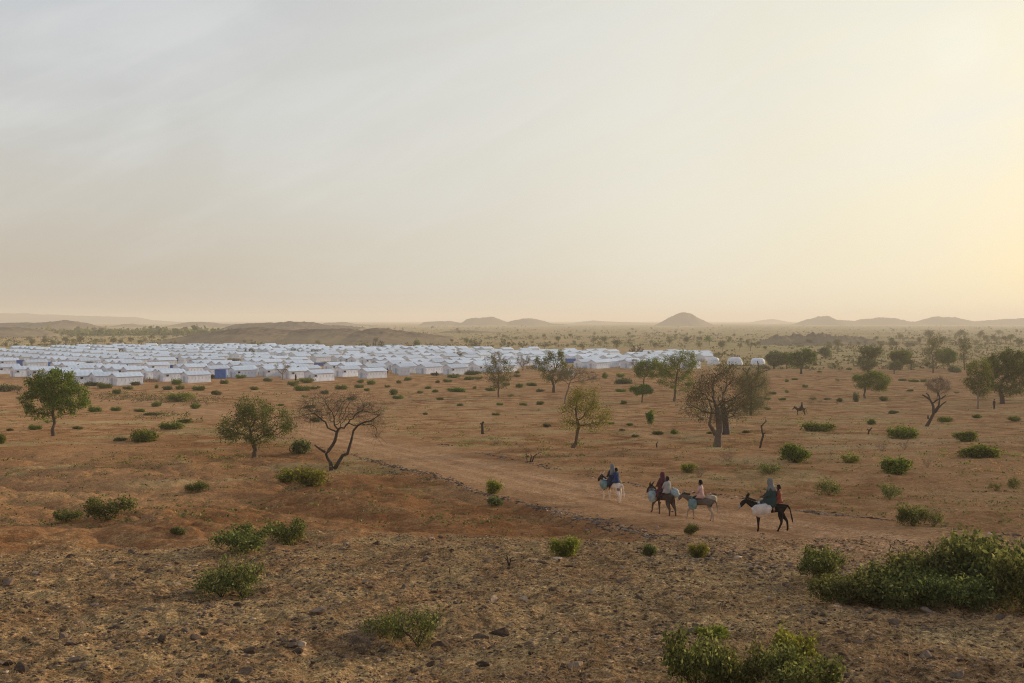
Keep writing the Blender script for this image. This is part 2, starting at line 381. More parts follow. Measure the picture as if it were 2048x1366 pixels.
def rockhill(name, a, b, grass):
    m, nt, o = mat(name); L = nt.links.new
    d = nn(nt, 'ShaderNodeBsdfDiffuse'); L(d.outputs[0], o.inputs[0])
    geo = nn(nt, 'ShaderNodeNewGeometry'); tcn = nn(nt, 'ShaderNodeTexCoord')
    n = nn(nt, 'ShaderNodeTexNoise', inp={'Scale': 0.22, 'Detail': 8.0, 'Roughness': 0.72}); L(geo.outputs['Position'], n.inputs['Vector'])
    n2 = nn(nt, 'ShaderNodeTexNoise', inp={'Scale': 0.03, 'Detail': 4.0}); L(geo.outputs['Position'], n2.inputs['Vector'])
    c = ramp(nt, [(0.35, a), (0.65, b)], n.outputs['Fac']).outputs[0]
    sp = nn(nt, 'ShaderNodeSeparateXYZ'); L(tcn.outputs['Object'], sp.inputs[0])
    f = mth(nt, 'MULTIPLY', ramp(nt, [(0.0, 1.0), (0.25, 0.75), (0.5, 0.3), (0.9, 0.1)], mth(nt, 'MULTIPLY', sp.outputs[2], 0.07)).outputs[0], 0.85)
    f = mth(nt, 'MULTIPLY', f, ramp(nt, [(0.35, 0.4), (0.6, 1.0)], n2.outputs['Fac']).outputs[0])
    L(mixc(nt, f, c, grass), d.inputs[0]); return m
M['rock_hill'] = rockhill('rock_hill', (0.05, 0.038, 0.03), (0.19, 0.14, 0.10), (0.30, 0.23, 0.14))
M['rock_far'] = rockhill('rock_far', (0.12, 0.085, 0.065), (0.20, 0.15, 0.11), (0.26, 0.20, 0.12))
def tarp(name, col, marks=True):
    """white tent sheeting: soft creases, dust at the foot and a row of small faint blue printed emblems"""
    m, nt, o = mat(name); L = nt.links.new
    b = nn(nt, 'ShaderNodeBsdfPrincipled'); L(b.outputs[0], o.inputs[0]); b.inputs['Roughness'].default_value = 0.55; b.inputs['Specular IOR Level'].default_value = 0.3
    tcn = nn(nt, 'ShaderNodeTexCoord'); sp = nn(nt, 'ShaderNodeSeparateXYZ'); L(tcn.outputs['Object'], sp.inputs[0]); oi = nn(nt, 'ShaderNodeObjectInfo')
    n = nn(nt, 'ShaderNodeTexNoise', inp={'Scale': 1.3, 'Detail': 5.0, 'Roughness': 0.6}); L(tcn.outputs['Object'], n.inputs['Vector'])
    c = ramp(nt, [(0.3, [x * 0.90 for x in col]), (0.6, col)], n.outputs['Fac']).outputs[0]
    dust = ramp(nt, [(0.0, 0.45), (0.08, 0.18), (0.22, 0.0)], mth(nt, 'MULTIPLY', sp.outputs[2], 0.5)).outputs[0]
    c = mixc(nt, mth(nt, 'MULTIPLY', dust, mth(nt, 'ADD', n.outputs['Fac'], 0.2)), c, (0.50, 0.42, 0.36))
    hv = nn(nt, 'ShaderNodeHueSaturation'); L(mth(nt, 'ADD', mth(nt, 'MULTIPLY', oi.outputs['Random'], 0.24), 0.80), hv.inputs['Value']); L(c, hv.inputs['Color']); c = hv.outputs[0]
    if marks:
        s = mth(nt, 'ADD', mth(nt, 'ADD', sp.outputs[0], sp.outputs[1]), 10.0)
        fx = mth(nt, 'ABSOLUTE', mth(nt, 'SUBTRACT', mth(nt, 'FRACT', mth(nt, 'MULTIPLY', s, 1 / 0.95)), 0.5))
        fz = mth(nt, 'ABSOLUTE', mth(nt, 'SUBTRACT', sp.outputs[2], 1.15))
        body = mth(nt, 'MULTIPLY', mth(nt, 'LESS_THAN', fx, 0.17), mth(nt, 'LESS_THAN', fz, 0.24))
        ring = mth(nt, 'SUBTRACT', mth(nt, 'ADD', mth(nt, 'POWER', mth(nt, 'MULTIPLY', fx, 6.2), 2.0), mth(nt, 'POWER', mth(nt, 'MULTIPLY', fz, 4.4), 2.0)), 0.75)
        ringm = mth(nt, 'LESS_THAN', mth(nt, 'ABSOLUTE', ring), 0.38)
        core = mth(nt, 'MULTIPLY', mth(nt, 'LESS_THAN', fx, 0.035), mth(nt, 'LESS_THAN', fz, 0.14))
        mk = mth(nt, 'MAXIMUM', mth(nt, 'MULTIPLY', ringm, body), core)
        c = mixc(nt, mth(nt, 'MULTIPLY', mk, 0.55), c, (0.20, 0.30, 0.55))
    L(c, b.inputs['Base Color'])
    bp = nn(nt, 'ShaderNodeBump', inp={'Strength': 0.5, 'Distance': 0.08}); L(n.outputs['Fac'], bp.inputs['Height']); L(bp.outputs[0], b.inputs['Normal'])
    return m
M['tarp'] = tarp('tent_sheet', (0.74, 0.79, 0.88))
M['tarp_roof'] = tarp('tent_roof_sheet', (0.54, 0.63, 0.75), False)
M['tarp_blue'] = simple('blue_sheet', (0.045, 0.14, 0.42), 0.5, 0.2, 1.5, 0.3)
M['hole_shade'] = simple('window_hole_shade', (0.015, 0.014, 0.014), 0.9)  # flat near-black stands in for the shade inside a window hole
M['seam'] = simple('tent_seam', (0.42, 0.45, 0.50), 0.7)
M['reed'] = simple('reed', (0.24, 0.16, 0.085), 0.9, 0.5, 5, 0.5)
M['skin'] = simple('skin', (0.045, 0.026, 0.018), 0.55, 0.15, 9)
def cloth(name, col, var=0.2): return simple(name, col, 0.9, var, 7, 0.4)
# ------------------------------------------------------------------ the ground: one sheet out to the horizon, split along the track's edges
def build_ground():
    az = np.concatenate([np.arange(-180, -40, 5.0), np.arange(-40, 40, 0.15), np.arange(40, 180, 5.0)])
    r = [3.0]
    while r[-1] < 9500:
        q = r[-1]; r.append(q * (1 + (0.03 if q < 11 else 0.0062 if q < 110 else 0.010 if q < 700 else 0.03)))
    r = np.array(r); A, Rr = np.meshgrid(R(1) * az, r)
    X = np.sin(A) * Rr; Y = np.cos(A) * Rr; Z = H(X, Y)
    na, nr = len(az), len(r)
    V = np.stack([X.ravel(), Y.ravel(), Z.ravel()], 1)
    i, j = np.meshgrid(np.arange(nr - 1), np.arange(na), indexing='ij'); j2 = (j + 1) % na
    Fq = np.stack([i * na + j, i * na + j2, (i + 1) * na + j2, (i + 1) * na + j], -1).reshape(-1, 4)[:, ::-1]
    x, y = V[:, 0], V[:, 1]
    wob = 0.7 * vnoise(x * 0.35, y * 0.35, 71) + 0.35 * vnoise(x * 1.3, y * 1.3, 72)
    sdv = road_sd(x, y)
    road = sm(-0.7, 0.9, sdv + wob) * (y > 0) * sm(230, 190, y)
    gm = gravel_mask(x, y); gm = np.clip(0.6 * gm + 0.4 * sm(6.5, -4.5, y - 36.5 - 0.12 * np.maximum(0, x - 4)), 0, 1)
    grav = np.clip(gm + 1.1 * fbm(x * 0.6, y * 0.6, 3, 73) * 4 * gm * (1 - gm) + 0.30 * sm(0.1, 0.5, fbm(x * 0.25, y * 0.35, 3, 76)) * (y < 60) * (1 - gm) + (y < 0), 0, 1)
    cc_ = x - 0.5 * (edge_x(near_c, _oN, y) + edge_x(far_c, _oF, y)) + 0.5 * vnoise(x * 0.12, y * 0.12, 77)
    tracks = np.exp(-((cc_ - 1.7) / 0.75) ** 2) + np.exp(-((cc_ + 0.5) / 0.75) ** 2) + 0.7 * np.exp(-((cc_ + 2.6) / 0.6) ** 2)
    road = road * np.clip(0.42 + 0.75 * tracks, 0, 1)
    # stony shoulder where the track meets the slope, lower right
    sh = sm(0.8, -0.8, sdv + wob) * sm(-7, -3, x * -1.0 + 0) if False else 0
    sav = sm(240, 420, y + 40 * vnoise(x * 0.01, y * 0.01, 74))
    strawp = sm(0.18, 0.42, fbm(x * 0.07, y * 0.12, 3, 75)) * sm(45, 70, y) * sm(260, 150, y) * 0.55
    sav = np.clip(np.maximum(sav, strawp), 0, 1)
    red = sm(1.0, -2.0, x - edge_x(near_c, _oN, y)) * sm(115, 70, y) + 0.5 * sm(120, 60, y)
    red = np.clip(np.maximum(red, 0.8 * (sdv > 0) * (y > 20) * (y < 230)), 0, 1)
    colr = np.stack([road, grav, sav * (1 - road), red], 1).astype(np.float32)
    # the faces on the track become their own object on the very same vertices
    cxm = X.ravel()[Fq].mean(1); cym = Y.ravel()[Fq].mean(1)
    isr = (road_sd(cxm, cym) > -0.2) & (cym > 20) & (cym < 225)
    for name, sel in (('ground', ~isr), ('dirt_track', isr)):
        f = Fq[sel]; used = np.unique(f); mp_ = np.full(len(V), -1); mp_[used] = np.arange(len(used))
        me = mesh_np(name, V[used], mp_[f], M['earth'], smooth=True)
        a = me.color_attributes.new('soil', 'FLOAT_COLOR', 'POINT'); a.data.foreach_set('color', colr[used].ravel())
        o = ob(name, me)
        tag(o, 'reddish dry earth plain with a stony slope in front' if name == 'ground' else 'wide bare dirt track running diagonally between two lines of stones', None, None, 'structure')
    # the cap under the photographer's feet
    n = len(az); V0 = np.concatenate([V[:n], [[0, 0, float(H(0., 0.))]]]); f = [(k, (k + 1) % n, n)[::-1] for k in range(n)]
    me = mesh_np('ground_near', V0, f, M['earth'], True)
    a = me.color_attributes.new('soil', 'FLOAT_COLOR', 'POINT'); a.data.foreach_set('color', np.tile([0, 1, 0, 0], (n + 1, 1)).astype(np.float32).ravel())
    tag(ob('ground_under_viewpoint', me), 'stony ground under the viewpoint', None, None, 'structure')
build_ground()

# ------------------------------------------------------------------ hills
def hill(name, prof, D, depth, m, label, rough=1.0, seed=0):
    """prof: skyline in photo pixels; D: distance in metres; depth: half thickness front to back"""
    p = np.array(prof, float); x0, x1 = (p[0, 0] - CX) / F * D, (p[-1, 0] - CX) / F * D
    nx = int(min(260, max(60, (p[-1, 0] - p[0, 0]) * 0.9))); ny = 60
    xs = np.linspace(x0, x1, nx); v = np.linspace(-1, 1, ny)
    px = xs / D * F + CX; top = CZ - (np.interp(px, p[:, 0], p[:, 1]) - HY) / F * D
    top = np.maximum(top, 0.3)
    e = np.minimum(1, np.minimum(np.arange(nx), np.arange(nx)[::-1]) / (nx * 0.04)); top = top * e
    XX, VV = np.meshgrid(xs, v)
    dd = depth * (0.45 + 0.55 * top / top.max())
    YY = D + VV * dd[None, :]
    s = np.abs(VV); f = np.clip(1 - s, 0, 1); prof_f = 0.5 * (f ** 1.3) + 0.5 * sm(0, 0.9, f)
    nz = fbm(XX * 6 / depth + seed, YY * 6 / depth, 5, seed)
    ZZ = top[None, :] * prof_f * (0.90 + 0.14 * rough * nz) + rough * 0.05 * top.max() * np.abs(fbm(XX * 22 / depth, YY * 22 / depth, 4, seed + 3)) * prof_f
    rg = 1 - np.abs(fbm(XX * 0.09 + seed, YY * 0.09, 4, seed + 8)) * 1.6
    ZZ = ZZ + np.clip(rg, 0, 1) ** 2 * top.max() * 0.06 * rough * prof_f * e[None, :]
    ZZ = ZZ - 1.5 * (1 - sm(0, 0.15, f))- 0.8
    Fq = []
    i, j = np.meshgrid(np.arange(ny - 1), np.arange(nx - 1), indexing='ij')
    Fq = np.stack([i * nx + j, i * nx + j + 1, (i + 1) * nx + j + 1, (i + 1) * nx + j], -1).reshape(-1, 4)
    cx_, = (0.5 * (x0 + x1),)
    V = np.stack([XX.ravel() - cx_, YY.ravel() - D, ZZ.ravel()], 1)
    o = ob(name, mesh_np(name, V, Fq, m, True), loc=(cx_, D, 0)); tag(o, label, None, None, 'structure'); return o
hill('hill', [(318, 684), (345, 677), (380, 668), (430, 661), (478, 653), (520, 651), (548, 655), (590, 657), (625, 656), (680, 655), (718, 656), (745, 652), (778, 656), (830, 662), (880, 668), (930, 675)], 700, 120, M['rock_hill'], 'long low dark rocky ridge just beyond the left half of the camp', 1.0, 3)
hill('hill', [(455, 655), (480, 646), (510, 644), (540, 643), (580, 641), (612, 642), (650, 648), (700, 652), (740, 655)], 1250, 170, M['rock_hill'], 'second brown ridge rising behind the long dark ridge', 1.0, 5)
hill('hill', [(-60, 650), (0, 652), (30, 652), (60, 655), (95, 662), (130, 668)], 950, 110, M['rock_hill'], 'low dark hill cut off by the left edge', 1.0, 7)
hill('hill', [(-80, 640), (0, 645), (40, 644), (80, 644), (120, 640), (148, 641), (175, 650), (200, 658), (240, 664)], 1500, 180, M['rock_hill'], 'rounded brown hill near the left edge with haze before it', 1.0, 9)
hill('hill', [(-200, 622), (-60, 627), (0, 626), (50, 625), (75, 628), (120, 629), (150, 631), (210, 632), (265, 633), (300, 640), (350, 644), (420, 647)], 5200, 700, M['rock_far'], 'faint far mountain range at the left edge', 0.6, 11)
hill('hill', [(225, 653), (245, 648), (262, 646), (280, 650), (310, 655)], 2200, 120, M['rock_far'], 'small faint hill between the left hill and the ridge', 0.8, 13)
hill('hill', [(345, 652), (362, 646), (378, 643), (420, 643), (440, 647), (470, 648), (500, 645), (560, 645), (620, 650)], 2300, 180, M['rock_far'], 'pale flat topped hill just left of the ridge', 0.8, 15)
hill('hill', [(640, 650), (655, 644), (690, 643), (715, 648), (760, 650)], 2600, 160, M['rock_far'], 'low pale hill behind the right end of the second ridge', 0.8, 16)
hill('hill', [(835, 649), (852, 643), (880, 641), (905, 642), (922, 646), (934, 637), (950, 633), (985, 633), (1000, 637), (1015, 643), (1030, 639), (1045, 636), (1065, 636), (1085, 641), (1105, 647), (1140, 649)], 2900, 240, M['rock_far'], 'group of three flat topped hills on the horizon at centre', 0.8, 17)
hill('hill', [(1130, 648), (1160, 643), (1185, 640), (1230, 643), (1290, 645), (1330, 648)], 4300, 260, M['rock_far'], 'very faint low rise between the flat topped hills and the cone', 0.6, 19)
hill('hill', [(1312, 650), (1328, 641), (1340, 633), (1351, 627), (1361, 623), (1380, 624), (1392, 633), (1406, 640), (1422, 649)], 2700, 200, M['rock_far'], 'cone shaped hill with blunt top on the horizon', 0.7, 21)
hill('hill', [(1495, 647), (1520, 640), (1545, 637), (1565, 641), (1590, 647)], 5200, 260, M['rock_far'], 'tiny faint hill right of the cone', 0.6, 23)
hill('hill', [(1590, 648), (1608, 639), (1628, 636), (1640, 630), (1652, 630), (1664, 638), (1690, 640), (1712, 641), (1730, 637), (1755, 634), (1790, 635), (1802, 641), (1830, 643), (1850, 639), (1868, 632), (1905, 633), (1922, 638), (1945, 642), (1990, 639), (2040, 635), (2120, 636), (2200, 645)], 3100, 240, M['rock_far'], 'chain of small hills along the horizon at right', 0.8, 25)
hill('hill', [(1500, 690), (1522, 682), (1540, 675), (1556, 670), (1572, 672), (1590, 670), (1612, 670), (1628, 665), (1655, 666), (1668, 671), (1700, 672), (1728, 674), (1750, 680), (1780, 686)], 620, 45, M['rock_hill'], 'dark craggy knoll on the plain at right', 2.2, 27)
hill('hill', [(860, 668), (890, 661), (930, 659), (970, 661), (1010, 664), (1060, 668)], 1150, 60, M['rock_hill'], 'thin dark ridge on the plain at centre', 1.2, 29)
hill('hill', [(1790, 692), (1812, 683), (1832, 681), (1850, 688)], 600, 12, M['rock_hill'], 'tiny dark rock outcrop on the plain at right', 2.0, 31)

# ------------------------------------------------------------------ the air
def haze():
    m, nt, o = mat('haze'); v = nn(nt, 'ShaderNodeVolumePrincipled'); nt.links.new(v.outputs[0], o.inputs['Volume'])
    v.inputs['Color'].default_value = (*HAZE_COL, 1); v.inputs['Density'].default_value = HAZE_D; v.inputs['Anisotropy'].default_value = HAZE_G
    b = MB(); b.box((0, 0, 26), (19600, 19600, 74)); o2 = ob('haze', b.mesh('haze', m)); tag(o2, 'dusty evening haze over the plain', None, None, 'stuff')
haze()
# ------------------------------------------------------------------ the camp
LM = []            # landmarks used by the labels: (phrase, px, py)
AUTO = []          # things to be labelled once everything stands: (object, description)
PHI = R(46); TL, TW, TH, TR = 6.3, 3.7, 1.95, 2.72
def tent_parts(seed):
    r = random.Random(seed)
    jit = lambda a: r.uniform(-a, a)
    hl, hw = TL / 2, TW / 2
    # walls: a slightly sagging shell of sheet with gables, 12 bays long
    nxs = 12; V = []; Fc = []
    ring = []
    base = []
    for i in range(nxs + 1): base.append((-hl + TL * i / nxs, -hw))
    for i in range(1, 7): base.append((hl, -hw + TW * i / 6))
    for i in range(1, nxs + 1): base.append((hl - TL * i / nxs, hw))
    for i in range(1, 6): base.append((-hl, hw - TW * i / 6))
    n = len(base); zs = [0.0, 0.65, 1.3, TH]
    for k, z in enumerate(zs):
        for (x, y) in base:
            zz = z
            if abs(abs(x) - hl) < 1e-6 and k == 3: zz = TH + (TR - TH - 0.04) * (1 - abs(y) / hw)
            b = 0.05 * math.sin(z / TH * math.pi) if z < TH else 0
            ox = jit(0.025); q = math.hypot(x, y)
            V.append((x * (1 - b / 3) + ox, y * (1 - b / 2) + jit(0.025), zz + (jit(0.03) if k == 3 else 0)))
    for k in range(3):
        for i in range(n): Fc.append((k * n + i, k * n + (i + 1) % n, (k + 1) * n + (i + 1) % n, (k + 1) * n + i))
    walls = (V, Fc)
    # roof: two slopes with overhang, thickness and sag between the frames
    V = []; Fc = []; eo = 0.16; ns = 4; m = 12
    for th in (0.0, 0.045):
        for j in range(-ns, ns + 1):
            t = abs(j) / ns; y = j / ns * (hw + eo)
            for i in range(m + 1):
                x = -hl - eo + (TL + 2 * eo) * i / m
                z = TR - (TR - TH) * t * (hw + eo) / hw - 0.035 * math.sin(t * math.pi) * (1 + 0.6 * math.cos(i * math.pi)) + jit(0.012) + th
                V.append((x, y, z + 0.02))
    a = m + 1; rows = 2 * ns + 1; off = rows * a
    for j in range(rows - 1):
        for i in range(m):
            q = j * a + i
            Fc.append((q + off, q + 1 + off, q + a + 1 + off, q + a + off)); Fc.append((q, q + a, q + a + 1, q + 1))
    for i in range(m):
        Fc.append((i, i + 1, i + 1 + off, i + off)); q = (rows - 1) * a + i; Fc.append((q + 1, q, q + off, q + 1 + off))
    for j in range(rows - 1):
        q = j * a; Fc.append((q + a, q, q + off, q + a + off)); q = j * a + m; Fc.append((q, q + a, q + a + off, q + off))
    roof = (V, Fc)
    return walls, roof
TENTV = []
for s in range(4):
    wl, rf = tent_parts(s)
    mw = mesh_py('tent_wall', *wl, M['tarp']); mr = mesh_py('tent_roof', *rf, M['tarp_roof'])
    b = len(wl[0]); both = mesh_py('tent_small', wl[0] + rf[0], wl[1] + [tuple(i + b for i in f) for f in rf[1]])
    both.materials.append(M['tarp']); both.materials.append(M['tarp_roof'])
    both.polygons.foreach_set('material_index', [0] * len(wl[1]) + [1] * len(rf[1]))
    TENTV.append((mw, mr, both))
def opening_slab(w_, h_, name, mtl):
    b = MB(); b.box((0, 0, 0), (w_, 0.05, h_)); return b.mesh(name, mtl)
WIN = opening_slab(0.62, 0.46, 'window', M['hole_shade'])
fl = MB(); fl.box((0, 0, 0.27), (0.70, 0.07, 0.08)); fl.tube([(-0.33, -0.03, 0.30), (0.33, -0.03, 0.30)], 0.06, 6); FLAP = fl.mesh('window_flap', M['tarp'])
ed = MB(); ed.box((0, 0, 0), (0.05, 0.74, 1.55)); ed.box((-0.02, 0, 0), (0.03, 0.03, 1.5)); DOOR = ed.mesh('door_flap', M['seam'])
pv = MB(); pv.tube([(-0.1, 0, 0), (0.1, 0, 0)], 0.09, 8); VENT = pv.mesh('vent', M['seam'])

def in_camp(px, py):
    """outline of the camp in the photo, as bearing against distance"""
    lo = np.interp(px, [-200, 0, 100, 250, 300, 420, 520, 620, 780, 880, 990, 1060, 1160, 1290, 1330, 1400, 1420], [756, 756, 757, 771, 765, 762, 752, 764, 754, 747, 749, 741, 736, 738, 738, 736, 736])
    hi = np.interp(px, [-200, 0, 60, 250, 420, 520, 760, 980, 1130, 1290, 1400, 1420], [706, 706, 702, 698, 695.5, 695, 700, 704, 708, 710, 712, 714])
    return hi < py < lo
tents = []
ux, uy = math.cos(PHI), math.sin(PHI)
front = [(38, 754), (72, 755), (104, 757), (164, 768), (200, 769), (243, 771), (335, 763), (384, 766), (482, 752), (540, 754), (586, 758), (634, 763), (692, 754), (742, 757), (807, 744 + 4), (858, 748), (910, 750), (962, 745), (1018, 738), (1088, 738), (1105, 742), (1177, 732), (1218, 735), (1265, 737), (1312, 738), (1384, 738), (150, 752)]
for (px, py) in front:
    p = ground_at(px, py); q = Vector((p.x, p.y + 2.6, 0)); tents.append((q.x, q.y, True))
# rows behind: lines of shelters side by side, in blocks of five
sp, ru = 5.75, 17.5
for i in range(-20, 60):
    for j in range(-40, 110):
        if (j % 7) == 6: continue
        rr = random.Random(i * 977 + j)
        x = -60 + i * ru * ux - j * sp * uy * 1.0 + rr.uniform(-.5, .5) + 120; y = 255 + i * ru * uy + j * sp * ux + rr.uniform(-.7, .7)
        if y < 150 or y > 620: continue
        px, py = project(x, y, 0)
        if px < -60 or px > 1425: continue
        if not in_camp(px, py): continue
        if py < 716 and rr.random() < 0.22: continue
        if py >= 716 and rr.random() < 0.06: continue
        # keep clear of the front row and each other
        if any((x - a) ** 2 + (y - b) ** 2 < 49 for a, b, f in tents if f): continue
        tents.append((x, y, False))
blue_spots = [(441, 757, 2.7, 2.3), (43, 733, 2.6, 2.1), (99, 735, 3.0, 1.7), (207, 733, 2.4, 1.2), (280, 737, 2.2, 1.2), (345, 738, 2.4, 1.2), (355, 722, 2.0, 1.2), (640, 731, 3.8, 0.9), (724, 736, 2.4, 1.0), (1141, 726, 3.4, 1.5)]
bl = [ground_at(a, b) for a, b, c, d in blue_spots]
tents = [t for t in tents if t[2] or all((t[0] - b.x) ** 2 + (t[1] - b.y) ** 2 > 12 for b in bl)]
def hides(t, px, py, hw=24, dy=16):
    a, b = project(t[0], t[1], 0); return abs(a - px) < hw and py < b < py + dy and not t[2]
clear = [(b[0], b[1], 12 + b[2] * 3, 15) for b in blue_spots] + [(8, 732, 28, 14), (325, 722, 30, 8), (470, 722, 26, 9), (556, 716, 34, 6), (668, 729, 34, 9), (915, 720, 14, 9), (1060, 738, 10, 9), (1262, 720, 14, 9), (1400, 724, 18, 14), (240, 708, 18, 6)]
tents = [t for t in tents if not any(hides(t, *c) for c in clear)]
tents.sort(key=lambda t: t[1])
print('TENTS', len(tents))
rest = tents[300:]; tents = tents[:300]
ordw = ['first', 'second', 'third', 'fourth', 'fifth', 'sixth', 'seventh', 'eighth', 'ninth', 'tenth', 'eleventh', 'twelfth', 'thirteenth', 'fourteenth', 'fifteenth', 'sixteenth', 'seventeenth', 'eighteenth', 'nineteenth', 'twentieth']
def nth(i):
    """0 -> nearest, 1 -> second nearest ... written out"""
    if i < 20: return ordw[i]
    tens = ['twenty', 'thirty', 'forty', 'fifty', 'sixty', 'seventy', 'eighty', 'ninety']
    t, u = divmod(i + 1, 10)
    if t >= 10: return 'hundred and ' + nth(i - 100) if i >= 100 else 'hundredth'
    return (tens[t - 2] + '-' + ordw[u - 1]) if u else {2: 'twentieth', 3: 'thirtieth', 4: 'fortieth', 5: 'fiftieth', 6: 'sixtieth', 7: 'seventieth', 8: 'eightieth', 9: 'ninetieth'}[t]
for k, (x, y, f) in enumerate(tents):
    rr = random.Random(k * 31 + 5); z = float(H(x, y)); v = TENTV[rr.randrange(4)]
    rz = PHI + rr.uniform(-0.05, 0.05); sc_ = rr.uniform(0.95, 1.04)
    if y < 345:
        t = ob('shelter_tent', None, None, (x, y, z), rz); t.scale = (sc_, sc_, rr.uniform(.94, 1.03))
        ob('wall', v[0], t); ob('roof', v[1], t)
        dark = rr.random() < 0.45
        if dark:
            wn = ob('window', WIN, t, (-TL / 2 + rr.choice([0.75, 0.8, 1.2]), -TW / 2 - 0.015, 1.42)); ob('flap', FLAP, wn, (0, -0.02, 0))
        ob('door', DOOR, t, (-TL / 2 - 0.01, rr.choice([-0.55, 0.1, 0.5]), 0.82)); ob('vent', VENT, t, (-TL / 2 - 0.03, 0, TH + 0.45))
        desc = 'white tent with dark window' if dark else 'closed white tent'
    else:
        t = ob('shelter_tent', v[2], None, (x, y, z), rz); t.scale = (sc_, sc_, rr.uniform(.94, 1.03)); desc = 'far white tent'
    tag(t, None, 'tent', 'white tents of the camp'); AUTO.append((t, desc))
if rest:
    Vs, Fs, mi = [], [], []
    for k, (x, y, f) in enumerate(rest):
        me = TENTV[k % 4][2]; n = len(me.vertices); co = np.empty(n * 3, np.float32); me.vertices.foreach_get('co', co); co = co.reshape(-1, 3)
        c, s = math.cos(PHI), math.sin(PHI)
        P = np.stack([co[:, 0] * c - co[:, 1] * s + x, co[:, 0] * s + co[:, 1] * c + y, co[:, 2] + float(H(x, y))], 1)
        fc = np.array([p.vertices[:] for p in me.polygons]); mm = np.empty(len(me.polygons), np.int32); me.polygons.foreach_get('material_index', mm)
        Fs.append(fc + sum(len(a) for a in Vs)); Vs.append(P); mi.append(mm)
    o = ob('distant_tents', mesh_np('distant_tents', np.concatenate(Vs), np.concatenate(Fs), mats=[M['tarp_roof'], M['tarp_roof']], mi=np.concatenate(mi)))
    tag(o, 'mass of white tent roofs at the far back of the camp', 'tents', None, 'stuff')
# small cabins and shelters of other kinds
def cabin(px, py, w_, d_, h_, label, mtl='tarp', rz=PHI, name='wash_cabin'):
    p = ground_at(px, py); t = ob(name, None, None, p, rz)
    b = MB(); 
    for s in (-1, 1):
        b.box((0, s * d_ / 2, h_ / 2), (w_, 0.05, h_)); b.box((s * w_ / 2, 0, h_ / 2), (0.05, d_ - 0.055, h_))
    ob('wall', b.mesh('cabin_wall', M[mtl]), t)
    b = MB(); b.box((0, 0, h_ + 0.03), (w_ + 0.12, d_ + 0.12, 0.06)); ob('roof', b.mesh('cabin_roof', M['tarp_roof' if mtl == 'tarp' else mtl]), t)
    tag(t, label, 'cabin'); return t
cabin(808, 751, 2.6, 2.0, 2.0, 'small flat white cabin standing alone before the right part of camp', 'tarp', R(20))
cabin(1137, 752, 2.4, 2.0, 1.8, 'small cream cabin behind the dark green leaning tree')
def enclosure(px, py, w_, h_, label):
    p = ground_at(px, py); t = ob('latrine_screen', None, None, p, R(8))
    b = MB(); n = 8
    for i in range(n):                                          # sheet sagging a little between the posts, front and both sides
        x = -w_ / 2 + w_ * (i + .5) / n; b.box((x, -1.0 + 0.03 * math.sin(i * 1.9), h_ / 2), (w_ / n + 0.002, 0.03, h_ - 0.05 * (i % 2)))
    for s in (-1, 1): b.box((s * (w_ / 2 + 0.02), 0.0, h_ / 2), (0.03, 2.0, h_))
    b.box((0, 1.0, h_ / 2), (w_, 0.03, h_))
    ob('sheet', b.mesh('screen_sheet', M['tarp_blue']), t)
    for s in (-1, 1):
        for e in (-1, 1):
            b = MB(); b.tube([(s * (w_ / 2 - .06), e * 0.93, 0), (s * (w_ / 2 - .06), e * 0.93, h_ + 0.12)], 0.04, 6); ob('post', b.mesh('screen_post', M['bark']), t)
    tag(t, label, 'latrine screen', 'blue sheet screens in the camp'); return t
names = ['big bright blue sheet screen at the front edge of the camp', 'blue sheet screen leftmost of all, below far tents', 'dull blue sheet screen behind the bushy green tree', 'low blue screen behind the umbrella shaped bare tree', 'blue screen behind the pair of tents right of the green tree', 'low blue screen behind the front pair of white tents', 'tiny dark blue screen deep in the camp at left', 'long low dark blue screen behind the person in black', 'small blue screen between two front tents at centre', 'dark blue screen at the right part of the camp']
for (a, b, c, d), nme in zip(blue_spots, names): enclosure(a, b, c, d, nme)
def reed_yard(px, py, w_, label, h_=1.3):
    """a yard fence of bundled reeds and thorn branches"""
    p = ground_at(px, py); b = MB(); r = random.Random(int(px))
    for i in range(int(w_ * 9)):
        x = r.uniform(-w_ / 2, w_ / 2); y = r.uniform(-.35, .35); h = h_ * r.uniform(.5, 1.1)
        b.tube([(x, y, -0.05), (x + r.uniform(-.25, .25), y + r.uniform(-.2, .2), h)], [r.uniform(.03, .09), .015], 4, False)
    for k in range(3): b.tube([(-w_ / 2, 0, h_ * (.3 + .22 * k)), (w_ / 2, 0.05, h_ * (.3 + .22 * k))], 0.04, 4)
    tag(ob('reed_fence', b.mesh('reed_fence', M['reed']), None, p, r.uniform(-.2, .2)), label, 'fence', 'brown reed and thorn fences in the camp')
for (px, py, w_, lab) in [(8, 732, 6, 'brown brush fence at the left edge beside a white tent'), (300, 764, 4.5, 'tan brush fence between the two front pairs of tents'), (325, 722, 8, 'long brown reed fence deep in the camp at left'), (470, 722, 6, 'brown reed fence beside a bare tree in mid camp'), (556, 716, 9, 'long thin brown fence in the back rows of the camp'), (668, 729, 9, 'brown roof high fence behind the front tents at centre'), (915, 720, 3, 'dark brown fence among twigs in the right of the camp'), (1060, 738, 2.5, 'ochre fence beside the grey bare tree'), (1262, 720, 4, 'small brown fence at the far right of the camp'), (1400, 724, 5, 'brown fence between the last tents at right'), (240, 708, 5, 'thin brown fence far back at left')]:
    reed_yard(px, py, w_, lab)
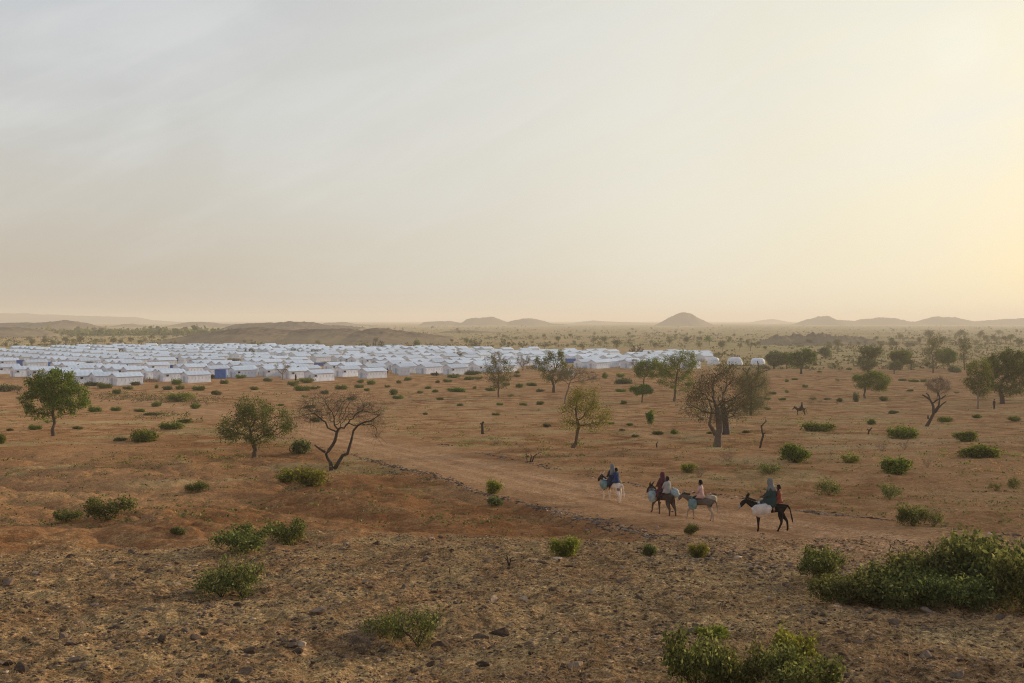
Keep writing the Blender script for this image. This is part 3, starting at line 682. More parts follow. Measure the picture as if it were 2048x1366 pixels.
# the last three shelters at the right: rounded sheet domes
def dome(px, py, w_, h_, label):
    p = ground_at(px, py); V = []; Fc = []; r = random.Random(int(px)); n, m = 18, 7
    for j in range(m + 1):
        t = j / m
        for i in range(n):
            a = 2 * math.pi * i / n; k = 0.8
            cx_, sx_ = math.copysign(abs(math.cos(a)) ** k, math.cos(a)), math.copysign(abs(math.sin(a)) ** k, math.sin(a))
            rr = math.cos(t * math.pi / 2) ** 0.35 if j < m else 0.25
            V.append((cx_ * w_ / 2 * rr + r.uniform(-.06, .06), sx_ * w_ * 0.36 * rr + r.uniform(-.06, .06), h_ * math.sin(t * math.pi / 2) + r.uniform(-.05, .05)))
    for j in range(m):
        for i in range(n): Fc.append((j * n + i, j * n + (i + 1) % n, (j + 1) * n + (i + 1) % n, (j + 1) * n + i))
    Fc.append(tuple(m * n + i for i in range(n)))
    tag(ob('shelter_dome', mesh_py('shelter_dome', V, Fc, M['tarp'], False), None, p, R(10)), label, 'shelter', 'rounded white shelters at the right end of the camp')
dome(1427, 729, 4.2, 2.5, 'narrow rounded white shelter behind the big brown tree')
dome(1470, 729, 5.2, 2.5, 'rounded white shelter, middle one of the last three')
dome(1516, 729, 5.0, 2.2, 'rounded white shelter farthest right, next to an olive tree')
# ------------------------------------------------------------------ plants
def colonize(attr, path, step, infl, kill, iters, seed, droop=0.0):
    """grows a branch skeleton from the trunk path through the attraction points; returns nodes, parents"""
    r = np.random.default_rng(seed)
    N = [np.array(p, float) for p in path]; P = [-1] + list(range(len(path) - 1))
    nodes = np.zeros((6000, 3)); nodes[:len(N)] = N; par = P[:]; n = len(N); A = attr.copy()
    for it in range(iters):
        if not len(A) or n > 5500: break
        d = np.linalg.norm(A[:, None, :] - nodes[None, :n, :], axis=2) if len(A) * n < 4e6 else None
        if d is None: break
        j = d.argmin(1); md = d[np.arange(len(A)), j]
        keep = md > kill; use = keep & (md < (infl if it > 3 else 1e9))
        if not use.any():
            if not keep.any(): break
            use = keep & (md <= np.sort(md[keep])[0] + 1e-6)
        acc = {}
        for a, q in zip(A[use], j[use]):
            v = a - nodes[q]; v /= np.linalg.norm(v) + 1e-9
            acc[q] = acc.get(q, 0) + v
        for q, v in acc.items():
            v = v / (np.linalg.norm(v) + 1e-9) + r.normal(0, 0.28, 3); v[2] -= droop; v /= np.linalg.norm(v)
            if n >= 5900: break
            nodes[n] = nodes[q] + v * step; par.append(q); n += 1
        A = A[keep]
    return nodes[:n].copy(), np.array(par)
def radii(par, tip, expo=2.3, rmax=None):
    n = len(par); w_ = np.zeros(n); kids = np.zeros(n, int)
    for i in range(n - 1, 0, -1):
        if kids[i] == 0: w_[i] = 1
        w_[par[i]] += w_[i]; kids[par[i]] += 1
    if kids[0] == 0: w_[0] = 1
    return tip * np.maximum(w_, 1) ** (1 / expo), kids
def skin_tree(nodes, par, rad, nside_big=7):
    """continuous tubes along each heaviest-child chain"""
    n = len(par); ch = [[] for _ in range(n)]
    for i in range(1, n): ch[par[i]].append(i)
    V = []; Fc = []; stack = [(0, None)]
    while stack:
        s, pr = stack.pop(); chain = ([pr] if pr is not None else []) + [s]; c = s
        while ch[c]:
            k = max(ch[c], key=lambda q: rad[q])
            for q in ch[c]:
                if q != k: stack.append((q, c))
            chain.append(k); c = k
        if len(chain) < 2: continue
        P = nodes[chain]; rr = rad[chain].copy()
        if pr is not None: rr[0] = rr[1] * 1.05
        rr[-1] *= 0.4
        ns = nside_big if rr[0] > 0.05 else (5 if rr[0] > 0.018 else 3)
        T = np.gradient(P, axis=0); T /= np.linalg.norm(T, axis=1)[:, None] + 1e-9
        a = np.cross(T, [0.31, 0.17, 0.93]); a /= np.linalg.norm(a, axis=1)[:, None] + 1e-9; b = np.cross(T, a)
        q = np.arange(ns) * 2 * np.pi / ns
        ringp = P[:, None, :] + (a[:, None, :] * np.cos(q)[None, :, None] + b[:, None, :] * np.sin(q)[None, :, None]) * rr[:, None, None]
        o = sum(len(v) for v in V) if False else skin_tree.off
        V.append(ringp.reshape(-1, 3)); m = len(chain)
        i, k = np.meshgrid(np.arange(m - 1), np.arange(ns), indexing='ij'); k2 = (k + 1) % ns
        Fc.append((np.stack([i * ns + k, i * ns + k2, (i + 1) * ns + k2, (i + 1) * ns + k], -1).reshape(-1, 4)) + o)
        skin_tree.off += m * ns
    return np.concatenate(V), np.concatenate(Fc)
skin_tree.off = 0
def branches(nodes, par, rad, extra=None):
    skin_tree.off = 0
    V, Fc = skin_tree(nodes, par, rad)
    if extra is not None and len(extra[0]):
        A, B, r0 = extra; T = B - A; a = np.cross(T, [0.3, 0.9, 0.2]); a /= np.linalg.norm(a, axis=1)[:, None] + 1e-9; b = np.cross(T, a); b /= np.linalg.norm(b, axis=1)[:, None] + 1e-9
        q = np.arange(3) * 2 * np.pi / 3; off = a[:, None, :] * np.cos(q)[None, :, None] + b[:, None, :] * np.sin(q)[None, :, None]
        W = np.concatenate([A[:, None, :] + off * r0, B[:, None, :] + off * r0 * 0.35], 1).reshape(-1, 3)
        k = np.arange(len(A)) * 6
        Q = np.concatenate([np.stack([k + i, k + (i + 1) % 3, k + 3 + (i + 1) % 3, k + 3 + i], 1) for i in range(3)]) + len(V)
        V = np.concatenate([V, W]); Fc = np.concatenate([Fc, Q])
    return V, Fc
def twigs(P, per, length, r, up=0.25):
    A = np.repeat(P, per, 0); d = r.normal(0, 1, A.shape); d[:, 2] += up; d /= np.linalg.norm(d, axis=1)[:, None]
    return A, A + d * (length * r.uniform(0.5, 1.3, len(A)))[:, None]
def leaves(P, count, spread, size, r, elong=1.8, flat=0.5):
    """count little quads round each point"""
    C0 = np.repeat(P, count, 0) + r.normal(0, spread, (len(P) * count, 3)); n = len(C0)
    u = r.normal(0, 1, (n, 3)); u /= np.linalg.norm(u, axis=1)[:, None]
    v = np.cross(u, r.normal(0, 1, (n, 3)) + [0, 0, flat]); v /= np.linalg.norm(v, axis=1)[:, None] + 1e-9
    s = size * r.uniform(0.6, 1.35, n)[:, None]
    u = u * s * elong / 2; v = v * s / 2
    V = np.stack([C0 - u, C0 + v * 0.9, C0 + u, C0 - v * 0.9], 1).reshape(-1, 3)
    return V, np.arange(n * 4).reshape(-1, 4)
def ell_points(ells, n, r, shell=0.35):
    """points in a union of ellipsoids (cx,cy,cz,rx,ry,rz,weight)"""
    w_ = np.array([e[3] * e[4] * e[5] * (e[6] if len(e) > 6 else 1) for e in ells]); k = r.choice(len(ells), n, p=w_ / w_.sum())
    d = r.normal(0, 1, (n, 3)); d /= np.linalg.norm(d, axis=1)[:, None]; rad = r.uniform(shell, 1, n) ** (1 / 2)
    E = np.array([e[:6] for e in ells])[k]
    return E[:, :3] + d * rad[:, None] * E[:, 3:]

LEAFK = 2.6
def tree(px, py, crown_px, trunk_px, label, leafm='leaf', bark='bark', n_attr=420, leaf_n=14, leaf_s=0.11, spread=0.20, twig=2, twig_l=0.35, base_r=None, name='savanna_tree', tip=0.012, seed=None, depth=0.85, group=None, hang=0.0, gap=0.35, cat='tree', keep=1.0, extra=None, step=None, hole=.32):
    """crown_px: list of boxes (x0,y0,x1,y1[,weight]) of the crown's lobes in the photo, trunk_px: trunk points in the photo"""
    p = ground_at(px, py); s = p.y / F; tip = max(tip, .00012 * p.y if not leaf_n or leafm == 'leaf_brown' else .00009 * p.y); seed = seed if seed is not None else int(px * 7 + py); r = np.random.default_rng(seed)
    ells = []
    for c in crown_px:
        x0, y0, x1, y1 = c[:4]; rx = (x1 - x0) / 2 * s; rz = (y1 - y0) / 2 * s
        ells.append((((x0 + x1) / 2 - px) * s, r.uniform(-.25, .25) * rx, (py - (y0 + y1) / 2) * s, rx, min(rx, max(rz * 1.3, rx * depth)), rz, c[4] if len(c) > 4 else 1))
    A = ell_points(ells, n_attr, r, gap)
    # holes: drop attraction points where a coarse noise is low, so gaps show in the crown
    A = A[(vnoise(A[:, 0] * 0.9 + seed, A[:, 2] * 0.9 + A[:, 1] * .5, 3) + hole) > r.uniform(0, .45, len(A))]
    H_ = max(e[2] + e[5] for e in ells); step = step or H_ * 0.045
    tp = [np.array([0, 0, -0.15])] + [np.array([(x - px) * s, r.normal(0, .04 * H_ * .3), (py - y) * s]) for x, y in trunk_px]
    path = [tp[0]]
    for a, b in zip(tp[:-1], tp[1:]):
        n = max(1, int(np.linalg.norm(b - a) / step)); path += [a + (b - a) * (i + 1) / n + (r.normal(0, step * .08, 3) if i < n - 1 else 0) for i in range(n)]
    nodes, par = colonize(A, path, step, step * 9, step * 1.4, 90, seed)
    rad, kids = radii(par, tip, 2.25)
    base_r = base_r or H_ * 0.028; k = np.log(base_r / tip) / np.log(rad[0] / tip); rad = tip * (rad / tip) ** k
    rad[:4] *= np.linspace(1.45, 1.0, 4)[:len(rad[:4])]
    ends = nodes[(rad < tip * 2.2) & (np.arange(len(nodes)) > len(path))]
    ends = ends[r.random(len(ends)) < keep]
    ex = None
    tipsP = ends
    if twig and len(ends):
        a, b = twigs(ends, twig, twig_l, r); ex = (a, b, tip * 0.6); tipsP = np.concatenate([ends, b])
        if hang:
            b2 = b + np.stack([r.normal(0, .1, len(b)), r.normal(0, .1, len(b)), -r.uniform(.3, 1, len(b)) * hang], 1)
            ex = (np.concatenate([a, b]), np.concatenate([b, b2]), tip * 0.5); tipsP = np.concatenate([b, b2])
    t = ob(name, None, None, p)
    V, Fc = branches(nodes, par, rad, ex); ob('trunk', mesh_np(name + '_trunk', V, Fc, M[bark], True), t)
    if leaf_n:
        cnt = max(1, int(round(leaf_n * LEAFK / (1 + twig)))); V, Fc = leaves(tipsP, cnt, spread, leaf_s * 0.62, r)
        ob('crown', mesh_np(name + '_crown', V, Fc, M[leafm]), t)
    tag(t, label, cat, group)
    return t
def snag(px, py, chains, label, bark='bark_dark', cat='dead tree', name='dead_tree', seed=1, thick=.8):
    """a bare trunk from hand-set chains of photo points with radius in photo pixels"""
    p = ground_at(px, py); s = p.y / F; b = MB(); r = random.Random(seed)
    for c in chains:
        pts = [((x - px) * s, r.uniform(-.12, .12) * (i > 0) + (c[0][0] * 0), (py - y) * s - (0.1 if i == 0 and abs(y - py) < 3 else 0)) for i, (x, y, q) in enumerate(c)]
        b.tube(pts, [max(q * s * thick, .008) for x, y, q in c], 6)
    o = ob(name, b.mesh(name, M[bark], True), None, p); tag(o, label, cat); return o

T = tree
T(105, 873, [(40, 770, 110, 838), (70, 733, 150, 800, 1.2), (95, 760, 178, 835, 1.2), (55, 800, 110, 845, .7), (50, 745, 110, 790)], [(104, 858), (107, 846), (103, 825), (108, 800)], 'rounded leafy green tree standing alone at the left before the tents', 'leaf', 'bark', 760, 26, 0.17, 0.20, 2, .3, .17, name='leafy_tree', depth=.9)
T(508, 915, [(428, 838, 500, 862, .8), (432, 862, 500, 884, 1), (470, 800, 560, 850, .5), (510, 818, 590, 880, .8), (470, 850, 560, 885, .8), (450, 790, 520, 812, .35)], [(509, 900), (504, 884), (500, 872)], 'feathery flat crowned green tree left of the bare forked tree', 'leaf_feather', 'bark', 700, 17, 0.115, 0.15, 2, .4, .17, name='feathery_tree', depth=.8, hole=.18)
T(662, 940, [(578, 805, 650, 850, 1), (600, 790, 680, 830, .8), (660, 785, 730, 840, 1), (700, 800, 775, 850, 1), (640, 810, 700, 850, .7), (730, 840, 785, 880, .3), (672, 840, 700, 870, .3)], [(660, 925), (652, 908), (665, 890), (672, 872)], 'bare forked tree with twisting trunks and leafless twigs beside the track', 'leaf', 'bark_dark', 900, 0, 0, 0, 5, 1.15, .115, name='bare_forked_tree', gap=.35, depth=.75, tip=.010, step=.24)
snag(668, 936, [[(668, 936, 5.2), (678, 922, 4.6), (684, 912, 4.2), (694, 908, 3.9), (698, 895, 3.7), (703, 878, 3.4), (706, 862, 3.1), (714, 852, 2.6), (725, 846, 2), (742, 841, 1.6), (760, 830, 1)], [(650, 905, 4), (640, 900, 3), (632, 893, 2), (629, 890, 1.5)]], 'second curved trunk leaning right out of the bare forked tree', 'bark_dark', 'tree trunk', 'leaning_trunk')
T(997, 795, [(968, 735, 1005, 765), (990, 718, 1030, 765, 1.2), (972, 755, 1025, 778, .7), (965, 712, 1000, 740, .5)], [(997, 780), (996, 765), (998, 745)], 'slim tree with loose leaves and bare top, just before the tents', 'leaf_olive', 'bark', 420, 12, .17, .22, 2, .5, .16)
T(1107, 785, [(1062, 712, 1100, 742), (1080, 735, 1115, 765), (1092, 700, 1135, 730, 1.3), (1100, 725, 1150, 760, 1.2)], [(1108, 772), (1104, 760), (1106, 745)], 'dark green lopsided tree in front of the blue screen', 'leaf_dark', 'bark_dark', 420, 18, .2, .25, 2, .4, .26)
T(1129, 808, [(1098, 730, 1150, 765), (1130, 732, 1185, 760), (1150, 740, 1205, 770, .7)], [(1131, 795), (1136, 780), (1140, 765)], 'grey brown leafless umbrella tree behind the yellow green one', 'leaf_brown', 'twig_grey', 700, 1.5, .10, .2, 5, .6, .14, cat='bare tree', step=.28, tip=.009, gap=.1)
T(1146, 896, [(1112, 805, 1165, 855, 1), (1135, 770, 1200, 830, 1.2), (1165, 800, 1228, 855, .8), (1200, 790, 1232, 815, .3), (1150, 840, 1210, 862, .4)], [(1153, 880), (1155, 866), (1158, 852), (1153, 835)], 'yellow green tree with airy crown and curved trunk at centre', 'leaf_yellow', 'bark', 600, 11, .13, .20, 2, .4, .15, hole=.15)
T(1284, 805, [(1258, 770, 1308, 790, 1)], [(1285, 795), (1286, 785)], 'two storeyed small green tree, its lower crown near the ground', 'leaf', 'bark', 180, 22, .15, .17, 2, .25, .13, name='small_tree')
T(1290, 786, [(1262, 722, 1335, 758, 1.2), (1280, 712, 1320, 740)], [(1287, 775), (1288, 758)], 'spreading green tree behind the small two storeyed one', 'leaf', 'bark', 320, 20, .2, .24, 2, .4, .15)
T(1349, 803, [(1310, 712, 1365, 760), (1340, 700, 1398, 755, 1.2), (1335, 745, 1392, 782), (1312, 745, 1350, 775, .5)], [(1350, 788), (1352, 765), (1355, 745)], 'leafy green tree left of the big brown one', 'leaf', 'bark', 560, 18, .19, .24, 2, .4, .20)
T(1437, 895, [(1360, 800, 1412, 842, .8), (1368, 775, 1420, 820, 1), (1382, 742, 1438, 795, 1.1), (1425, 728, 1480, 785, 1.1), (1462, 752, 1512, 800, .8), (1450, 785, 1505, 838, .9), (1400, 800, 1462, 850, .6)], [(1437, 878), (1440, 860), (1438, 842), (1436, 820)], 'biggest tree, brown and thorny with a thick trunk, right of centre', 'leaf_brown', 'twig_thorn', 2700, 6, .12, .25, 6, .55, .30, name='thorn_tree', tip=.008, step=.24, gap=.15)
snag(1434, 872, [[(1434, 872, 6), (1428, 862, 5), (1420, 850, 4), (1421, 838, 3.6), (1425, 820, 3), (1418, 800, 2)], [(1434, 895, 7), (1431, 884, 5.5), (1432, 876, 4)]], 'dark side limb forking left off the big brown tree', 'bark', 'limb', 'thick_limb')
T(1451, 868, [(1425, 770, 1480, 820), (1445, 790, 1490, 830, .7)], [(1452, 855), (1450, 838), (1448, 815)], 'dark broken trunked tree right behind the biggest tree', 'leaf_brown', 'bark_dark', 260, 3, .1, .2, 3, .5, .40)
T(1503, 831, [(1472, 740, 1520, 790), (1490, 765, 1540, 815, 1.2), (1475, 790, 1530, 825, .7), (1500, 735, 1538, 775, .8)], [(1502, 818), (1504, 795), (1503, 770)], 'weeping olive brown tree right of the biggest tree', 'leaf_olive', 'bark', 950, 20, .09, .2, 4, .5, .15, hang=.9)
snag(1503, 800, [[(1503, 800, 3.2), (1502, 780, 3), (1498, 765, 2.6), (1494, 745, 2.4), (1500, 735, 1.8)], [(1503, 775, 2.6), (1520, 772, 2.4), (1532, 760, 1.8)], [(1500, 768, 2.4), (1516, 750, 2), (1518, 732, 1.6), (1515, 722, 1)], [(1517, 748, 1.8), (1530, 742, 1.3), (1542, 738, .9)], [(1494, 747, 1.8), (1486, 738, 1.4), (1489, 730, 1)]], 'black cut limbs poking out above the weeping tree', 'bark_dark', 'limb', 'pollarded_limb')
snag(1521, 897, [[(1521, 897, 3.2), (1524, 885, 2.8), (1528, 872, 2.8), (1525, 862, 2.4), (1524, 852, 2.2), (1530, 846, 1.7), (1535, 842, 1.1)], [(1528, 868, 2), (1532, 866, 1.3)], [(1533, 844, 1.2), (1532, 838, .7)]], 'thin dead trunk curling over at the top, right of the biggest tree')
T(1603, 748, [(1572, 705, 1600, 735), (1590, 697, 1632, 732, 1.3)], [(1603, 740), (1606, 728)], 'round dark green tree right of the last shelters', 'leaf_dark', 'bark_dark', 300, 18, .26, .3, 2, .4, .28)
T(1548, 738, [(1530, 702, 1568, 732)], [(1548, 730)], 'pale olive bushy tree touching the last shelter', 'leaf_olive', 'bark', 220, 18, .28, .32, 2, .4, .25)
T(1574, 738, [(1562, 704, 1585, 730)], [(1574, 728)], 'narrow green tree between the olive and the round one', 'leaf', 'bark', 140, 16, .26, .3, 2, .4, .16)
T(1651, 719, [(1640, 696, 1663, 711)], [(1651, 710)], 'small round grey green tree alone on the sand', 'leaf_olive', 'bark', 130, 16, .32, .35, 2, .4, .15)
T(1731, 797, [(1702, 745, 1745, 778), (1725, 742, 1778, 782, 1.3)], [(1729, 790), (1732, 778), (1730, 765)], 'wide green tree below the tall olive one at right', 'leaf', 'bark', 460, 18, .16, .22, 2, .35, .18)
T(1738, 748, [(1716, 688, 1765, 715, 1.2), (1712, 710, 1755, 742)], [(1738, 735), (1738, 720)], 'tall olive tree with dark top behind the wide green one', 'leaf_olive', 'bark_dark', 360, 16, .26, .32, 3, .5, .2)
T(1799, 740, [(1778, 700, 1822, 722, 1.3), (1790, 715, 1825, 732)], [(1799, 730), (1800, 720)], 'bright green tree among the trees in the right distance', 'leaf', 'bark', 260, 16, .28, .32, 2, .4, .18)
T(1789, 748, [(1777, 722, 1803, 740)], [(1789, 740)], 'grey bushy small tree before the bright green one', 'leaf_olive', 'twig_grey', 140, 8, .2, .3, 4, .5, .16)
T(1823, 740, [(1812, 716, 1836, 730)], [(1823, 730), (1824, 722)], 'small dark cut tree with stubby branches in the right distance', 'leaf_brown', 'bark_dark', 60, 0, .2, .3, 2, .4, .2, cat='bare tree')
T(1867, 746, [(1848, 690, 1892, 722), (1855, 664, 1885, 695, .8)], [(1867, 735), (1866, 715)], 'tall hazy grey tree with thin crown at right', 'leaf_olive', 'bark', 360, 8, .24, .35, 3, .7, .2)
T(1903, 742, [(1873, 698, 1915, 728, 1.2)], [(1900, 733), (1895, 722)], 'green tree with leaning trunk beside the tall hazy tree', 'leaf', 'bark', 300, 16, .26, .3, 2, .4, .2)
T(1930, 740, [(1916, 672, 1942, 712), (1918, 705, 1940, 728)], [(1929, 730), (1928, 705)], 'tall thin grey tree behind the big pair at right', 'leaf_olive', 'bark', 240, 8, .24, .35, 3, .7, .17)
T(1875, 800, [(1852, 756, 1905, 788)], [(1876, 792), (1876, 782)], 'thin fan of leafless twigs showing above the cut tree', 'leaf_brown', 'twig_grey', 260, 1, .1, .2, 5, .7, .1, cat='bare tree')
snag(1854, 853, [[(1854, 853, 5), (1862, 842, 4), (1869, 828, 3.6), (1868, 812, 3.2), (1862, 800, 2.6), (1852, 793, 2), (1846, 790, 1.6)], [(1868, 826, 3), (1878, 812, 2.8), (1880, 796, 2.4), (1878, 784, 2)], [(1869, 820, 3), (1866, 808, 2.6), (1874, 800, 2.4), (1884, 797, 2), (1893, 791, 1.5)], [(1872, 826, 2.4), (1880, 815, 2), (1890, 806, 1.6), (1893, 803, 1.3)], [(1861, 798, 2), (1858, 790, 1.6), (1854, 786, 1.2)], [(1858, 838, 2.6), (1857, 831, 1.8)]], 'leaning dark tree with branches cut to stumps at right')
T(1958, 818, [(1922, 755, 1965, 780, .9), (1935, 715, 1985, 760, 1.1), (1940, 755, 1985, 795, 1)], [(1958, 800), (1957, 780), (1955, 760)], 'green tree with pale slim trunk left of the huge leafy one', 'leaf', 'bark_pale', 520, 18, .19, .24, 2, .4, .15)
T(2007, 808, [(1965, 705, 2030, 765, 1.3), (1990, 695, 2055, 760, 1.3), (1975, 750, 2050, 792, 1.1), (2030, 720, 2080, 780)], [(2005, 795), (2002, 780), (2005, 765)], 'huge dark leafy tree near the right edge', 'leaf_dark', 'bark_dark', 800, 24, .23, .28, 2, .4, .34, name='leafy_tree')
# bare trees standing in and before the camp
for (px, py, x0, y0, x1, y1, lab, bk, na) in [(565, 760, 548, 722, 585, 745, 'small bare tree with two stems before the front tents', 'bark_pale', 90), (173, 744, 158, 724, 210, 737, 'umbrella shaped brown tree among the front tents at left', 'bark_dark', 220), (425, 707, 415, 694, 436, 704, 'little bare tree in the back rows at left centre', 'bark_dark', 60), (499, 712, 486, 696, 512, 707, 'bare branching tree in the back rows at centre', 'bark_dark', 80), (588, 712, 575, 697, 602, 708, 'twin stemmed bare tree in the back rows', 'bark_dark', 70), (471, 732, 456, 718, 482, 728, 'brown leafless tree behind the big blue screen', 'bark_dark', 90), (629, 712, 618, 698, 640, 706, 'leaning bare tree far in the camp', 'bark_dark', 60), (755, 703, 741, 680, 770, 697, 'dark bare tree behind the middle of the camp', 'bark_dark', 130), (865, 714, 853, 699, 880, 710, 'pale bare tree between roofs at right of centre', 'bark_dark', 70), (915, 716, 900, 703, 930, 712, 'low tangle of bare twigs behind the roofs', 'bark_dark', 90), (1046, 741, 1030, 706, 1064, 732, 'grey bare tree at the right front of the camp', 'twig_grey', 160), (1269, 715, 1256, 690, 1290, 708, 'brown round topped bare tree behind the right end of the camp', 'bark_dark', 180), (1293, 717, 1284, 703, 1306, 712, 'small black bare tree between the last tents', 'bark_dark', 60), (1269, 737, 1256, 718, 1282, 730, 'pale bare tree in front of the last row of tents', 'twig_grey', 60), (1045, 702, 1034, 681, 1056, 695, 'forked bare tree on the plain behind the camp', 'bark_dark', 80), (997, 735, 978, 702, 1012, 725, 'bare grey branches rising behind the slim loose leaved tree', 'twig_grey', 160), (53, 712, 42, 698, 64, 706, 'dark bare tree by the tents at the far left', 'bark_dark', 60), (104, 707, 96, 699, 118, 705, 'bent black bare tree in the far left rows', 'bark_dark', 50), (238, 706, 230, 696, 248, 703, 'tiny bare stub tree behind the left rows', 'bark_dark', 40), (33, 790, 22, 772, 44, 785, 'little dead branchy tree left of the rounded green one', 'bark_dark', 40)]:
    T(px, py, [(x0, y0, x1, y1)], [(px, py - (py - y1) * .7)], lab, 'leaf_brown', bk, na, 1, .12, .15, 3, .6, (py - y0) * (ground_at(px, py).y / F) * .035, name='bare_tree', group='bare trees in the camp', cat='bare tree', tip=.02)
# young broad-leaved sapling
T(1303, 851, [(1290, 822, 1312, 840), (1296, 834, 1312, 848, .6)], [(1303, 845)], 'young sapling with large round leaves at centre right', 'leaf', 'bark', 50, 8, .16, .12, 1, .15, .03, name='sapling', cat='sapling', tip=.01)
# stumps
snag(965, 868, [[(965, 868, 4.2), (965, 858, 3.6), (964, 848, 3.6), (967, 844, 3)], [(965, 850, 2), (960, 847, 1.4)]], 'upright dead stump alone in the middle of the sand', cat='stump', name='tree_stump')
snag(1315, 896, [[(1315, 896, 2.4), (1314, 889, 2), (1316, 884, 1.3)]], 'short dark stump left of the biggest tree', cat='stump', name='tree_stump')
snag(1742, 869, [[(1738, 868, 3), (1740, 862, 2.6), (1746, 856, 1.6)], [(1740, 862, 2), (1736, 858, 1.3)]], 'small leaning stump below a round shrub at right', cat='stump', name='tree_stump')
snag(1063, 925, [[(1063, 925, 2), (1068, 914, 1.5), (1074, 908, .9)], [(1060, 924, 2.2), (1063, 914, 1.7), (1062, 910, 1.4)], [(1055, 926, 1.2), (1052, 905, .5)], [(1045, 925, 1.1), (1070, 929, 1.1)], [(1066, 914, .9), (1084, 904, .4)]], 'pile of dead branches sticking up at the far edge of the track', cat='dead branches', name='dead_branches')
snag(1022, 1132, [[(1018, 1132, 3), (1015, 1120, 2.2), (1013, 1114, 1.4)], [(1019, 1131, 2.6), (1021, 1120, 2), (1027, 1116, 1.2)], [(1016, 1124, 2), (1009, 1119, 1.2)], [(1021, 1124, 1.5), (1030, 1122, .9)]], 'small cut stump with stubs on the stony slope at centre', cat='stump', name='tree_stump')
snag(893, 1147, [[(898, 1147, 2.2), (899, 1141, 1.6), (896, 1137, 1)]], 'tiny broken stump left of the cut stump', cat='stump', name='tree_stump')
# the limbs set by hand belong to their trees
def attach(limb, tree_label):
    root = next(o for o in C.objects if str(o.get('label', '')).startswith(tree_label)); o = bpy.data.objects[limb]
    o.location = Vector(o.location) - Vector(root.location); o.parent = root
    for k in ('label', 'category', 'group'):
        if k in o: del o[k]
attach('leaning_trunk', 'bare forked tree'); attach('thick_limb', 'biggest tree'); attach('pollarded_limb', 'weeping olive')
# ------------------------------------------------------------------ shrubs: a few kinds, each grown once and copied
def shrub_kind(name, seed, w_, h_, n_attr, leafm, leaf_n, leaf_s, spread, stems=6, twig=2, twig_l=.16, bark='bark', lod=False, gap=.2, lean=0.0, tip=.006, step=.09, nlob=7, under=.22):
    r = np.random.default_rng(seed); A = []; lob = []
    for k in range(nlob):
        a = 2 * np.pi * k / nlob + r.uniform(-.5, .5); q = r.uniform(.25, .72); hh = h_ * r.uniform(.30, .62) * (1.15 - .5 * q)
        lob.append((math.cos(a) * q * w_ / 2 + lean * .4, math.sin(a) * q * w_ / 2, hh, w_ / 2 * r.uniform(.22, .48), w_ / 2 * r.uniform(.22, .48), h_ * r.uniform(.18, .38)))
    A = ell_points(lob, int(n_attr * 1.25), r, gap); A = A[A[:, 2] > 0.04 * h_ + under * h_ * np.hypot(A[:, 0], A[:, 1]) / (w_ / 2)]
    A = A[(vnoise(A[:, 0] * 2.2 + seed, A[:, 1] * 2.2 + A[:, 2] * 2, 3) + 0.28) > r.uniform(0, .5, len(A))]
    # several stems fan out from one foot
    nodes = [np.zeros(3) + [0, 0, -.05]]; par = [-1]
    for k in range(stems):
        a = 2 * np.pi * k / stems + r.uniform(-.4, .4); d = np.array([math.cos(a) * .7 + lean, math.sin(a) * .7, 1.0]); d /= np.linalg.norm(d); q = 0
        for i in range(3):
            nodes.append(nodes[q] + d * step + r.normal(0, step * .1, 3)); par.append(q); q = len(nodes) - 1
    # grow from this star
    global _tmp
    nodes_, par_ = colonize_from(nodes, par, A, step, step * 9, step * 1.4, 60, seed)
    rad, kids = radii(par_, tip, 2.4)
    base = 0.018 * max(w_, h_) ; k = np.log(max(base / tip, 1.2)) / np.log(max(rad[0] / tip, 1.21)); rad = tip * (rad / tip) ** k
    ends = nodes_[(rad < tip * 1.9) & (np.arange(len(nodes_)) > 8)]
    a, b = twigs(ends, twig, twig_l, r) if twig else (ends[:0], ends[:0])
    P = np.concatenate([ends, b]) if twig else ends
    V, Fc = branches(nodes_, par_, rad, (a, b, tip * .5) if twig else None); sk = len(V)
    stem = mesh_np(name + '_stems', V, Fc, M[bark], True)
    fol = None
    if leaf_n:
        V2, F2 = leaves(P, leaf_n, spread, leaf_s, r, 1.9); V2[:, 2] = np.maximum(V2[:, 2], 0.01)
        fol = mesh_np(name + '_foliage', V2, F2, M[leafm])
    return dict(w=w_, h=h_, stem=stem, fol=fol)
def colonize_from(nodes, par, A, step, infl, kill, iters, seed):
    r = np.random.default_rng(seed); n = len(nodes); N = np.zeros((5000, 3)); N[:n] = nodes; par = list(par); A = A.copy()
    for it in range(iters):
        if not len(A) or n > 4500: break
        d = np.linalg.norm(A[:, None, :] - N[None, :n, :], axis=2); j = d.argmin(1); md = d[np.arange(len(A)), j]
        keep = md > kill; use = keep & (md < (infl if it > 4 else 1e9))
        if not use.any(): break
        acc = {}
        for a, q in zip(A[use], j[use]):
            v = a - N[q]; acc[q] = acc.get(q, 0) + v / (np.linalg.norm(v) + 1e-9)
        for q, v in acc.items():
            v = v / (np.linalg.norm(v) + 1e-9) + r.normal(0, .25, 3); v /= np.linalg.norm(v); N[n] = N[q] + v * step; par.append(q); n += 1
            if n > 4900: break
        A = A[keep]
    return N[:n].copy(), np.array(par)
K = {}
K['dense'] = [shrub_kind('dense_shrub', 100 + i, 2.0, 1.15, 520, 'leaf_bush', 7, .050, .070, 9, 3, .20, gap=.05) for i in range(3)]
K['sparse'] = [shrub_kind('loose_shrub', 200 + i, 2.2, 1.2, 300, 'leaf_bush', 3, .052, .075, 7, 3, .26, bark='bark_dark', gap=.3) for i in range(3)]
K['yellow'] = [shrub_kind('yellow_shrub', 300 + i, 1.4, .9, 260, 'leaf_yellow', 7, .055, .08, 9, 3, .15) for i in range(2)]
